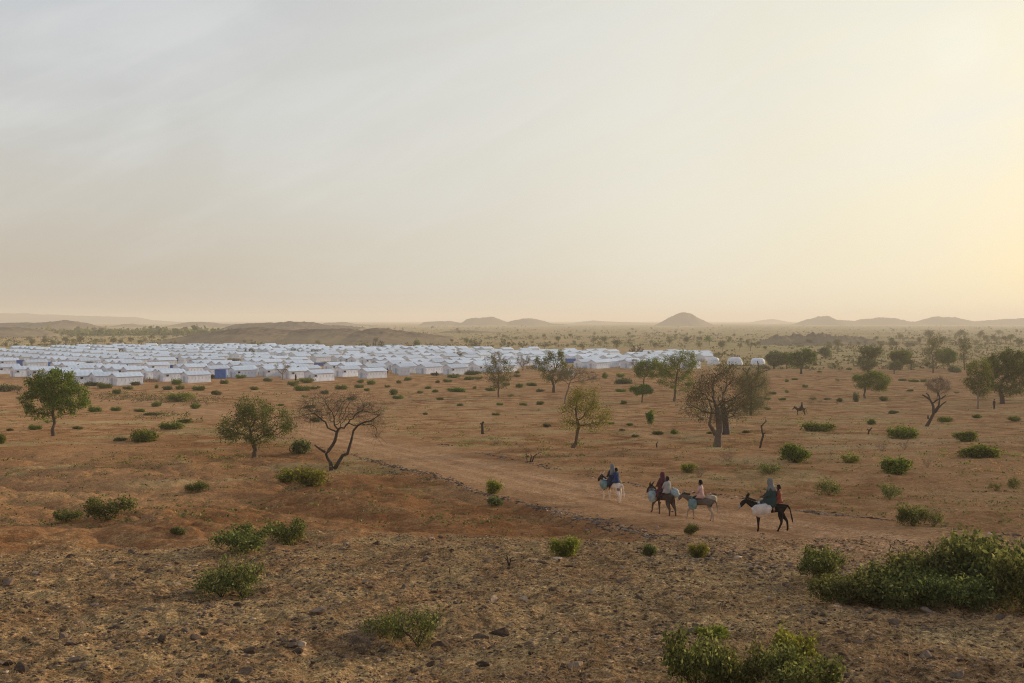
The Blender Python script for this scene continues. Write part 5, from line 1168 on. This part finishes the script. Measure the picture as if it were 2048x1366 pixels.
# ------------------------------------------------------------------ animals and people: skeletons of joints grown into one skin
def skin_body(name, joints, bones, m, sub=2):
    """joints: {key: (x,y,z,r)}; bones: pairs; first joint is the root; returns an evaluated mesh"""
    keys = list(joints); idx = {k: i for i, k in enumerate(keys)}
    me = bpy.data.meshes.new(name); me.from_pydata([joints[k][:3] for k in keys], [(idx[a], idx[b]) for a, b in bones], []); me.update()
    o = bpy.data.objects.new(name, me); C.objects.link(o)
    sk = o.modifiers.new('skin', 'SKIN'); sk.use_smooth_shade = True; sk.branch_smoothing = 0.4
    if not me.skin_vertices: me.attributes.new  # layer made by the modifier
    for i, k in enumerate(keys):
        v = me.skin_vertices[0].data[i]; q = joints[k][3]; v.radius = (q, q if len(joints[k]) < 5 else joints[k][4]); v.use_root = (i == 0)
    ss = o.modifiers.new('sub', 'SUBSURF'); ss.levels = ss.render_levels = sub
    dg = bpy.context.evaluated_depsgraph_get(); dg.update()
    nm = bpy.data.meshes.new_from_object(o.evaluated_get(dg)); nm.name = name
    bpy.data.objects.remove(o); nm.materials.clear(); nm.materials.append(m)
    for p in nm.polygons: p.use_smooth = True
    return nm
def hide_mat(name, body, belly, face, hoof, muzzle):
    m, nt, o = mat(name); L = nt.links.new; b = nn(nt, 'ShaderNodeBsdfDiffuse'); L(b.outputs[0], o.inputs[0])
    tcn = nn(nt, 'ShaderNodeTexCoord'); sp = nn(nt, 'ShaderNodeSeparateXYZ'); L(tcn.outputs['Object'], sp.inputs[0])
    n = nn(nt, 'ShaderNodeTexNoise', inp={'Scale': 7.0, 'Detail': 4.0}); L(tcn.outputs['Object'], n.inputs['Vector'])
    wob = mth(nt, 'MULTIPLY', mth(nt, 'SUBTRACT', n.outputs['Fac'], .5), .16)
    z = mth(nt, 'ADD', sp.outputs[2], wob); x = mth(nt, 'ADD', sp.outputs[0], wob)
    c = mixc(nt, ramp(nt, [(0.0, 1.0), (1.0, 0.0)], mth(nt, 'MULTIPLY', mth(nt, 'SUBTRACT', z, .62), 9.0, True)).outputs[0], body, belly)
    c = mixc(nt, mth(nt, 'GREATER_THAN', x, .63), c, face)
    c = mixc(nt, mth(nt, 'GREATER_THAN', mth(nt, 'SUBTRACT', x, mth(nt, 'MULTIPLY', z, .35)), .70), c, muzzle)
    c = mixc(nt, mth(nt, 'LESS_THAN', sp.outputs[2], .075), c, hoof)
    c = mixc(nt, .8, c, ramp(nt, [(.3, .8), (.7, 1.15)], n.outputs['Fac']).outputs[0], 'MULTIPLY')
    L(c, b.inputs[0]); return m
def donkey_mesh(name, m, gait, head=0.0):
    """gait: forward shift in metres of the four hooves (front left, front right, hind left, hind right)"""
    J = {'rump': (-.50, 0, .93, .165, .19), 'loin': (-.22, 0, .92, .20, .215), 'mid': (.08, 0, .89, .215, .235), 'chest': (.36, 0, .89, .185, .225), 'neck0': (.56, 0, 1.00, .105, .15), 'neck1': (.72, 0, 1.12 - head * .5, .08, .115),
         'poll': (.86, 0, 1.22 - head, .075, .09), 'cheek': (.96, 0, 1.12 - head, .07, .095), 'nose': (1.07, 0, .98 - head, .05, .06), 'lip': (1.12, 0, .91 - head, .04, .042),
         'dock': (-.67, 0, 1.00, .045), 'tail1': (-.76, 0, .86, .026), 'tail2': (-.80, .01, .66, .024), 'tail3': (-.84, .02, .48, .034), 'tail4': (-.85, .02, .38, .012)}
    B = [('rump', 'loin'), ('loin', 'mid'), ('mid', 'chest'), ('chest', 'neck0'), ('neck0', 'neck1'), ('neck1', 'poll'), ('poll', 'cheek'), ('cheek', 'nose'), ('nose', 'lip'), ('rump', 'dock'), ('dock', 'tail1'), ('tail1', 'tail2'), ('tail2', 'tail3'), ('tail3', 'tail4')]
    for i, (s, f) in enumerate(((1, gait[0]), (-1, gait[1]))):
        k = f'f{i}'; lift = .10 if f > .16 else 0
        J.update({k + 'a': (.38, s * .12, .68, .085, .095), k + 'b': (.39 + f * .45 + (.05 if lift else 0), s * .12, .40 + lift * .4, .044), k + 'c': (.38 + f * .85 - (.02 if lift else 0), s * .12, .13 + lift * .6, .031), k + 'd': (.41 + f, s * .12, .035 + lift * .5, .046)})
        B += [('chest', k + 'a'), (k + 'a', k + 'b'), (k + 'b', k + 'c'), (k + 'c', k + 'd')]
    for i, (s, f) in enumerate(((1, gait[2]), (-1, gait[3]))):
        k = f'h{i}'
        J.update({k + 'a': (-.43 + f * .25, s * .13, .66, .10, .12), k + 'b': (-.56 + f * .6, s * .12, .40, .047), k + 'c': (-.52 + f * .95, s * .12, .13, .033), k + 'd': (-.48 + f, s * .12, .035, .047)})
        B += [('rump', k + 'a'), (k + 'a', k + 'b'), (k + 'b', k + 'c'), (k + 'c', k + 'd')]
    return skin_body(name, J, B, m)
def ear_mesh(m):
    b = MB(); b.tube([(0, 0, 0), (-.01, 0, .10), (-.03, 0, .20), (-.05, 0, .27)], [.026, .036, .026, .006], 7); return b.mesh('donkey_ear', m, True)
eye_m = simple('eye_dark', (.01, .008, .006), .2, .1)
eb = MB(); eb.tube([(0, -.008, 0), (0, .008, 0)], .012, 8); EYE = eb.mesh('eye', eye_m, True)
def donkey(px, py, heading, m, gait, label, scale=1.0, head=0.0, name='donkey'):
    """px, py: the point on the ground below the middle of the belly"""
    p = ground_at(px, py); ca, sa = math.cos(R(heading)), math.sin(R(heading))
    p.z = min(float(H(p.x + ca * q * scale, p.y + sa * q * scale)) for q in (-.6, -.4, 0, .3, .6)) - .015
    t = ob(name, donkey_mesh('donkey_body', m, gait, head), None, p, R(heading)); t.scale = (scale,) * 3
    for s in (-1, 1):
        e = ob('ear', ear_mesh(m), t, (.845, s * .045, 1.27 - head)); e.rotation_euler = (s * -.28, -.35, 0)
        ob('eye', EYE, t, (.925, s * .066, 1.18 - head))
    mane = MB()
    for i in range(12):
        q = i / 11; mane.tube([(.50 + .34 * q, 0, 1.13 + (.17 - head) * q), (.485 + .34 * q, 0.0, 1.20 + (.17 - head) * q)], [.028, .012], 5)
    ob('mane', mane.mesh('donkey_mane', M['mane']), t)
    tag(t, label, 'donkey'); return t
M['mane'] = simple('mane', (.03, .024, .02), .9)
HB = hide_mat('black_hide', (.018, .015, .014), (.02, .017, .015), (.018, .015, .014), (.02, .018, .016), (.32, .30, .27))
HW = hide_mat('white_hide', (.60, .54, .47), (.62, .56, .48), (.05, .045, .042), (.10, .08, .06), (.45, .42, .38))
HD = hide_mat('brown_hide', (.060, .044, .034), (.09, .065, .05), (.05, .038, .03), (.02, .018, .016), (.25, .21, .18))
HG = hide_mat('grey_hide', (.12, .10, .082), (.34, .28, .22), (.13, .11, .095), (.03, .025, .022), (.40, .36, .32))

def person_mesh(name, pose, k=1.0, skin='skin', sub=1):
    """pose 'ride': astride with the seat at z=0; pose 'stand': feet at z=0. x forward"""
    J = {}; B = []
    if pose == 'ride':
        J.update({'pelvis': (0, 0, .08, .12, .13), 'waist': (.01, 0, .26, .10, .12), 'chest': (.02, 0, .44, .11, .15), 'neckb': (.02, 0, .575, .06), 'neck': (.03, 0, .62, .055), 'head': (.045, 0, .70, .085, .08), 'crown': (.035, 0, .765, .082, .078), 'nose': (.138, 0, .70, .012)})
        legs = [('hip', (.06, .10, .05, .085)), ('thigh', (.24, .20, .0, .07)), ('knee', (.36, .25, -.06, .055)), ('calf', (.33, .27, -.24, .048)), ('ankle', (.28, .28, -.44, .032)), ('toe', (.38, .29, -.49, .03))]
        arms = [('sho', (.01, .17, .53, .05)), ('elb', (.10, .22, .30, .038)), ('wri', (.27, .12, .22, .026)), ('palm', (.33, .09, .215, .028))]
    else:
        J.update({'pelvis': (0, 0, .92, .12, .13), 'waist': (0, 0, 1.08, .10, .12), 'chest': (.0, 0, 1.28, .11, .15), 'neckb': (.0, 0, 1.43, .06), 'neck': (.01, 0, 1.48, .055), 'head': (.03, 0, 1.56, .085, .08), 'crown': (.02, 0, 1.625, .082, .078), 'nose': (.122, 0, 1.56, .012)})
        legs = [('hip', (0, .09, .86, .085)), ('thigh', (.0, .10, .66, .07)), ('knee', (.02, .10, .48, .055)), ('calf', (-.01, .10, .30, .05)), ('ankle', (-.03, .10, .08, .032)), ('toe', (.10, .11, .03, .03))]
        arms = [('sho', (0, .17, 1.38, .05)), ('elb', (-.02, .23, 1.12, .038)), ('wri', (.06, .24, .88, .026)), ('palm', (.08, .24, .80, .028))]
    B += [('pelvis', 'waist'), ('waist', 'chest'), ('chest', 'neckb'), ('neckb', 'neck'), ('neck', 'head'), ('head', 'crown'), ('head', 'nose')]
    for s, q in ((1, 'l'), (-1, 'r')):
        pv = 'pelvis'
        for kx, (x, y, z, r) in legs: J[kx + q] = (x, s * y, z, r); B.append((pv, kx + q)); pv = kx + q
        pv = 'chest'
        for kx, (x, y, z, r) in arms: J[kx + q] = (x, s * y, z, r); B.append((pv, kx + q)); pv = kx + q
        pl = J['palm' + q]; dx, dz = (.05, -.01) if pose == 'ride' else (.008, -.05)
        for f in range(4):                                     # four fingers, curled, and a thumb from the side
            ln = (1.0, 1.15, 1.1, .85)[f]; oy = (f - 1.5) * .019
            a = (pl[0] + dx * .6, pl[1] + oy, pl[2] + dz * .6, .0095); c_ = (pl[0] + dx * 1.3 * ln, pl[1] + oy, pl[2] + dz * 1.3 * ln - (.012 if pose == 'ride' else 0), .0085); d_ = (pl[0] + dx * 1.5 * ln - (0 if pose == 'stand' else .012), pl[1] + oy, pl[2] + dz * 1.8 * ln - (.03 if pose == 'ride' else 0), .008)
            J[f'a{f}{q}'] = a; J[f'b{f}{q}'] = c_; J[f'c{f}{q}'] = d_; B += [('palm' + q, f'a{f}{q}'), (f'a{f}{q}', f'b{f}{q}'), (f'b{f}{q}', f'c{f}{q}')]
        J['t1' + q] = (pl[0] + dx * .1 + .01, pl[1] - s * .035, pl[2] + dz * .1 + .012, .011); J['t2' + q] = (pl[0] + dx * .7 + .01, pl[1] - s * .045, pl[2] + dz * .6 + .008, .009); B += [('palm' + q, 't1' + q), ('t1' + q, 't2' + q)]
    J = {a: tuple(v * k for v in b) for a, b in J.items()}
    return skin_body(name, J, B, M[skin] if isinstance(skin, str) else skin, sub)
def drape(name, rings, m, folds=7, amp=.05, seed=0, n=28, cap=True):
    """cloth hung on rings (x, y, z, rx, ry): one closed skin with folds"""
    r = random.Random(seed); ph = r.uniform(0, 6); V = []; Fc = []; k = len(rings)
    for j, (x, y, z, rx, ry) in enumerate(rings):
        for i in range(n):
            a = 2 * math.pi * i / n; w_ = 1 + amp * (j / k) * math.sin(folds * a + ph + j * .35) + amp * .5 * math.sin(3 * a + j)
            V.append((x + math.cos(a) * rx * w_, y + math.sin(a) * ry * w_, z + .01 * math.sin(5 * a + j)))
    for j in range(k - 1):
        for i in range(n): Fc.append((j * n + i, j * n + (i + 1) % n, (j + 1) * n + (i + 1) % n, (j + 1) * n + i))
    Fc.append(tuple(range(n - 1, -1, -1)))
    if cap: Fc.append(tuple((k - 1) * n + i for i in range(n)))
    return mesh_py(name, V, Fc, m, True)
def S_(rings, k): return [tuple(v * k for v in q) for q in rings]
ROBE = [(.02, 0, .60, .06, .07), (.01, 0, .565, .10, .17), (.02, 0, .42, .145, .20), (.03, 0, .26, .15, .19), (.03, 0, .10, .19, .23), (.07, 0, -.02, .27, .28), (.13, 0, -.12, .30, .33), (.16, 0, -.24, .27, .34)]
TUNIC = ROBE[:6]
SCARF = [(.00, 0, .875, .03, .03), (.02, 0, .855, .075, .075), (.025, 0, .79, .105, .10), (.015, 0, .70, .105, .105), (-.005, 0, .62, .105, .115), (-.01, 0, .55, .14, .20), (-.01, 0, .44, .16, .215), (-.02, 0, .33, .155, .20)]
VEIL = SCARF[:6] + [(-.01, 0, .42, .18, .23), (.0, 0, .26, .21, .25), (.03, 0, .08, .26, .29), (.12, 0, -.06, .36, .34), (.16, 0, -.16, .36, .35)]
HAIR = [(.0, 0, .862, .012, .012), (.01, 0, .855, .045, .043), (.015, 0, .835, .075, .070), (.02, 0, .80, .096, .090), (.01, 0, .765, .100, .096), (-.01, 0, .73, .090, .095), (-.025, 0, .69, .075, .085), (-.03, 0, .66, .05, .07)]
M['hair'] = simple('hair_black', (.008, .007, .006), .9)
def rider(don, x, seat, k, label, robe=None, scarf=None, veil=None, legs=None, turn=0.0, hair=True, trousers=None):
    """a person astride at x along the donkey's back"""
    a = don.rotation_euler[2]; s = don.scale[0]; p = Vector(don.location) + Vector((math.cos(a) * x * s, math.sin(a) * x * s, seat * s))
    t = ob('person', person_mesh('person_body', 'ride', k), None, p, a + turn)
    if robe is not None: ob('robe', drape('robe', S_(robe[1], k), robe[0], 9, .10, int(k * 100)), t)
    if veil is not None: ob('veil', drape('veil', S_(VEIL, k), veil, 11, .11, 5), t)
    if scarf is not None: ob('headscarf', drape('headscarf', S_(SCARF, k * 1.03), scarf, 8, .09, 3), t)
    if hair and scarf is None and veil is None: ob('hair', drape('hair', S_(HAIR, k * 1.02), M['hair'], 5, .01, 2, 20), t)
    if robe is not None or veil is not None:
        for sg in (-1, 1):                                    # sleeves follow the upper arm
            b = MB(); mt = veil or robe[0]; b.tube([(.01 * k, sg * .14 * k, .55 * k), (.05 * k, sg * .20 * k, .42 * k), (.10 * k, sg * .22 * k, .29 * k), (.19 * k, sg * .17 * k, .25 * k)], [.07 * k, .065 * k, .06 * k, .055 * k], 10); ob('sleeve', b.mesh('sleeve', mt, True), t)
            if trousers is not None:
                b = MB(); b.tube([(.06 * k, sg * .10 * k, .05 * k), (.24 * k, sg * .20 * k, .0), (.36 * k, sg * .255 * k, -.06 * k), (.33 * k, sg * .275 * k, -.24 * k), (.29 * k, sg * .28 * k, -.38 * k)], [.10 * k, .085 * k, .072 * k, .065 * k, .055 * k], 10); ob('trouser_leg', b.mesh('trouser_leg', trousers, True), t)
    tag(t, label, 'person'); return t
def sack(don, x, y, z, sx, sy, sz, m, label, seed=0, tilt=0.0, name='sack'):
    """a full soft sack slung on a donkey's side"""
    import bmesh
    bm = bmesh.new(); bmesh.ops.create_icosphere(bm, subdivisions=4, radius=1.0); r = np.random.default_rng(seed)
    for v in bm.verts:
        c = v.co; q = 1 + .13 * float(vnoise(c.x * 2.1 + seed, c.z * 2.1 + c.y, 5)) + .05 * float(vnoise(c.x * 6 + seed, c.z * 6 + c.y * 3, 6))
        sg = lambda a, e: math.copysign(abs(a) ** e, a)
        v.co = (sg(c.x, .75) * sx * q, sg(c.y, .8) * sy * q, (sg(c.z, .8) * q - .10 * (1 - abs(c.x))) * sz)
    for f in bm.faces: f.smooth = True
    me = bpy.data.meshes.new(name); bm.to_mesh(me); bm.free(); me.materials.append(m)
    a = don.rotation_euler[2]; s = don.scale[0]; o = ob(name, me, None, Vector(don.location) + Vector(((math.cos(a) * x - math.sin(a) * y) * s, (math.sin(a) * x + math.cos(a) * y) * s, z * s))); o.rotation_euler = (0, tilt, a)
    neck = MB(); neck.tube([(sx * .1, -sy * .1, sz * .85), (sx * .14, -sy * .05, sz * 1.1), (sx * .2, 0, sz * 1.22)], [.07, .035, .06], 10); ob('tied_neck', neck.mesh('tied_neck', m, True), o)
    tag(o, label, 'sack'); return o
CL = {k: cloth('cloth_' + k, c) for k, c in dict(teal=(.020, .046, .044), grey=(.16, .165, .165), navy=(.02, .03, .06), blue=(.018, .038, .12), red=(.085, .022, .032), dark=(.02, .017, .017), pink=(.44, .29, .26), orange=(.20, .055, .035), white=(.30, .30, .29), khaki=(.20, .17, .10)).items()}
SK = dict(white=simple('sack_white', (.52, .47, .42), .7, .28, 3.2, 1.0), teal=simple('sack_teal', (.13, .215, .22), .7, .35, 4, 1.0), pale=simple('sack_pale_blue', (.24, .31, .325), .7, .35, 4, 1.0), dark=simple('sack_dark', (.10, .09, .10), .8, .3, 6, .6), tan=simple('sack_tan', (.36, .28, .20), .8, .3, 6, .6))
# black donkey, nearest
d = donkey(1540, 1064, 176, HB, (.03, -.03, .20, -.20), 'black donkey, nearest of the four on the track', 1.10, .06)
rider(d, -.06, 1.10, 1.06, 'woman wrapped in a long green grey veil riding the black donkey', veil=CL['teal'], scarf=None, robe=None)
sc_ = ob('headscarf', drape('grey_hood', S_(SCARF[:7], 1.12), CL['grey'], 7, .05, 3), bpy.data.objects['person']); sc_['label'] = 'pale grey scarf over the head of the veil'
rider(d, -.36, 1.12, .80, 'child in orange red clothes holding on behind the woman in green', robe=(CL['orange'], TUNIC), trousers=cloth('cloth_bare', (.30, .18, .12)))
sack(d, .32, .29, .88, .39, .20, .25, SK['white'], 'big white sack slung on the side of the black donkey', 1, .15)
sack(d, .18, -.30, .88, .36, .20, .25, SK['tan'], 'tan sack on the hidden side of the black donkey', 2)
# grey donkey with the pink shirted rider
d = donkey(1402, 1042, 150, HG, (.24, -.04, -.14, .06), 'grey brown donkey carrying the pink shirted rider', .98, .12)
rider(d, -.02, 1.08, .88, 'child in a pale pink shirt riding the grey donkey', robe=(CL['pink'], TUNIC), trousers=CL['dark'], hair=True)
sack(d, .26, .29, .80, .20, .13, .24, SK['teal'], 'small teal sack on the side of the grey donkey', 3)
sack(d, -.42, -.24, 1.00, .26, .18, .20, SK['tan'], 'cream bundle on the rump of the grey donkey', 4)
# dark donkey with two riders
d = donkey(1327, 1031, 122, HD, (.26, -.02, -.05, -.20), 'dark brown donkey with two riders, second from the left', 1.06, .04)
rider(d, .02, 1.10, 1.02, 'woman in a dark red headscarf riding the dark brown donkey', robe=(CL['red'], ROBE), scarf=CL['red'])
rider(d, -.30, 1.10, .86, 'person in a white and dark shirt riding behind the red scarf', robe=(CL['white'], TUNIC), trousers=CL['dark'], hair=True)
sack(d, .34, .31, .88, .22, .17, .26, SK['pale'], 'pale blue sack hanging at the side of the dark brown donkey', 5)
sack(d, .50, .20, 1.00, .18, .15, .22, SK['dark'], 'dark sack in front of the pale blue one', 6)
sack(d, -.46, -.24, 1.08, .24, .20, .20, SK['pale'], 'pale bundle at the rump of the dark brown donkey', 7, .3)
# white donkey
d = donkey(1226, 1006, 128, HW, (.18, -.05, -.10, .12), 'white donkey with a black head, leading the group', 1.04, .0)
rider(d, .02, 1.09, 1.02, 'woman in a grey headscarf and dark robe on the white donkey', robe=(CL['navy'], ROBE), scarf=CL['grey'])
rider(d, -.26, 1.09, .84, 'child in blue riding behind the grey headscarf', robe=(CL['blue'], TUNIC), trousers=CL['dark'], hair=True)
sack(d, .30, .30, .92, .23, .17, .22, SK['teal'], 'round teal sack on the near side of the white donkey', 8)
sack(d, .10, -.36, .96, .34, .20, .20, CL['khaki'], 'olive bundle sticking out on the far side of the white donkey', 9)
# far rider
d = donkey(1602, 832, 178, HD, (.12, -.10, .10, -.12), 'small dark donkey far off on the sand at right', 1.1, .10)
rider(d, -.2, 1.1, .95, 'person riding the far dark donkey', robe=(CL['dark'], TUNIC), trousers=CL['dark'])
def stander(px, py, k, rz, m, label, long_=False, scarf=None):
    p = ground_at(px, py); t = ob('person', person_mesh('person_body', 'stand', k), None, p, rz)
    up = [(.0, 0, 1.435, .06, .08), (0, 0, 1.40, .11, .19), (0, 0, 1.25, .145, .20), (0, 0, 1.05, .15, .18), (0, 0, .85, .17, .20)]
    if long_: up += [(0, 0, .5, .20, .23), (0, 0, .15, .23, .26)]
    ob('robe', drape('robe', S_(up, k), m, 7, .06, int(px)), t)
    if not long_:
        for s in (-1, 1):
            b = MB(); b.tube([(0, s * .09 * k, .88 * k), (.02 * k, s * .10 * k, .48 * k), (-.02 * k, s * .10 * k, .12 * k)], [.10 * k, .075 * k, .065 * k], 8); ob('trouser_leg', b.mesh('trouser_leg', CL['dark'], True), t)
    hz = [(x, y, z + .86, rx, ry) for x, y, z, rx, ry in (SCARF[:6] if scarf else HAIR)]
    ob('headscarf' if scarf else 'hair', drape('head_cover', S_(hz, k), scarf or M['hair'], 5, .03, 4, 18), t)
    tag(t, label, 'person'); return t
stander(1990, 819, 1.0, R(200), CL['dark'], 'person in dark clothes standing under the huge tree at right')
stander(591, 762, 1.0, R(60), CL['dark'], 'person in black standing between the front tents at centre', True, CL['dark'])
stander(775, 747, .95, R(90), CL['navy'], 'person in dark clothes standing left of the small white cabin')
stander(873, 752, .75, R(120), CL['dark'], 'small person standing right of the small white cabin', True, CL['navy'])
stander(343, 765, .6, R(20), CL['dark'], 'tiny figure beside the front tents at left')
# ------------------------------------------------------------------ labels of the many: each told apart by its nearest landmark
LM = [('rounded green tree', 105, 850), ('feathery tree', 508, 890), ('bare forked tree', 662, 900), ('slim loose tree', 997, 780), ('dark lopsided tree', 1107, 770), ('yellow green tree', 1148, 870), ('two storeyed tree', 1284, 795), ('tall leafy green tree', 1349, 790), ('biggest brown tree', 1437, 870), ('curling dead trunk', 1521, 885), ('round dark tree', 1603, 740), ('lone small round tree', 1651, 715), ('wide green tree', 1731, 785), ('leaning cut tree', 1860, 835), ('huge dark tree', 2007, 800), ('far rider', 1602, 825), ('lone dead stump', 965, 862), ('pink shirted rider', 1400, 1010), ('black donkey', 1537, 1040), ('white donkey', 1222, 985), ('big thicket', 1850, 1180), ('branchy shrub at bottom', 835, 1270), ('upright branchy shrub', 470, 1180), ('wide shrub on the slope', 500, 1090), ('dense shrub at left', 200, 1030), ('bottom shrub cluster', 1480, 1340), ('wide flat slab', 1000, 1265), ('squared brown rock', 496, 1300), ('bright red-slope shrub', 1130, 1100), ('stone line shrub', 985, 975), ('bottom left boulder', 146, 1320), ('stone pile at right', 1650, 1028), ('big blue screen', 441, 750), ('cone shaped hill', 1370, 650), ('dark knoll', 1630, 680), ('flat topped hills', 990, 655), ('long dark ridge', 600, 675), ('left brown hill', 120, 660), ('right hill chain', 1880, 660), ('white cabin', 810, 745), ('two stemmed bare tree', 565, 750), ('left edge', 0, 720), ('far faint mountains', 300, 655), ('last white shelter', 1516, 715)]
from collections import defaultdict
groups = defaultdict(list)
for o, d in AUTO:
    x, y, z = o.location; px, py = project(x, y, z)
    l = min(LM, key=lambda q: ((q[1] - px)) ** 2 + ((q[2] - py) * 2.2) ** 2)
    dx, dy = px - l[1], (py - l[2]) * 2.2
    side = ('right of' if dx > 0 else 'left of') if abs(dx) > abs(dy) * .8 else ('in front of' if dy > 0 else 'behind')
    groups[(d, side, l[0])].append((math.hypot(dx, dy), o))
for (d, side, l), it in groups.items():
    it.sort(key=lambda q: q[0])
    for i, (_, o) in enumerate(it):
        if len(it) == 1: o['label'] = f'{d}, {side} the {l}'
        else: o['label'] = f'{d}, {"nearest" if i == 0 else nth(i) + " nearest"} {side} the {l}'
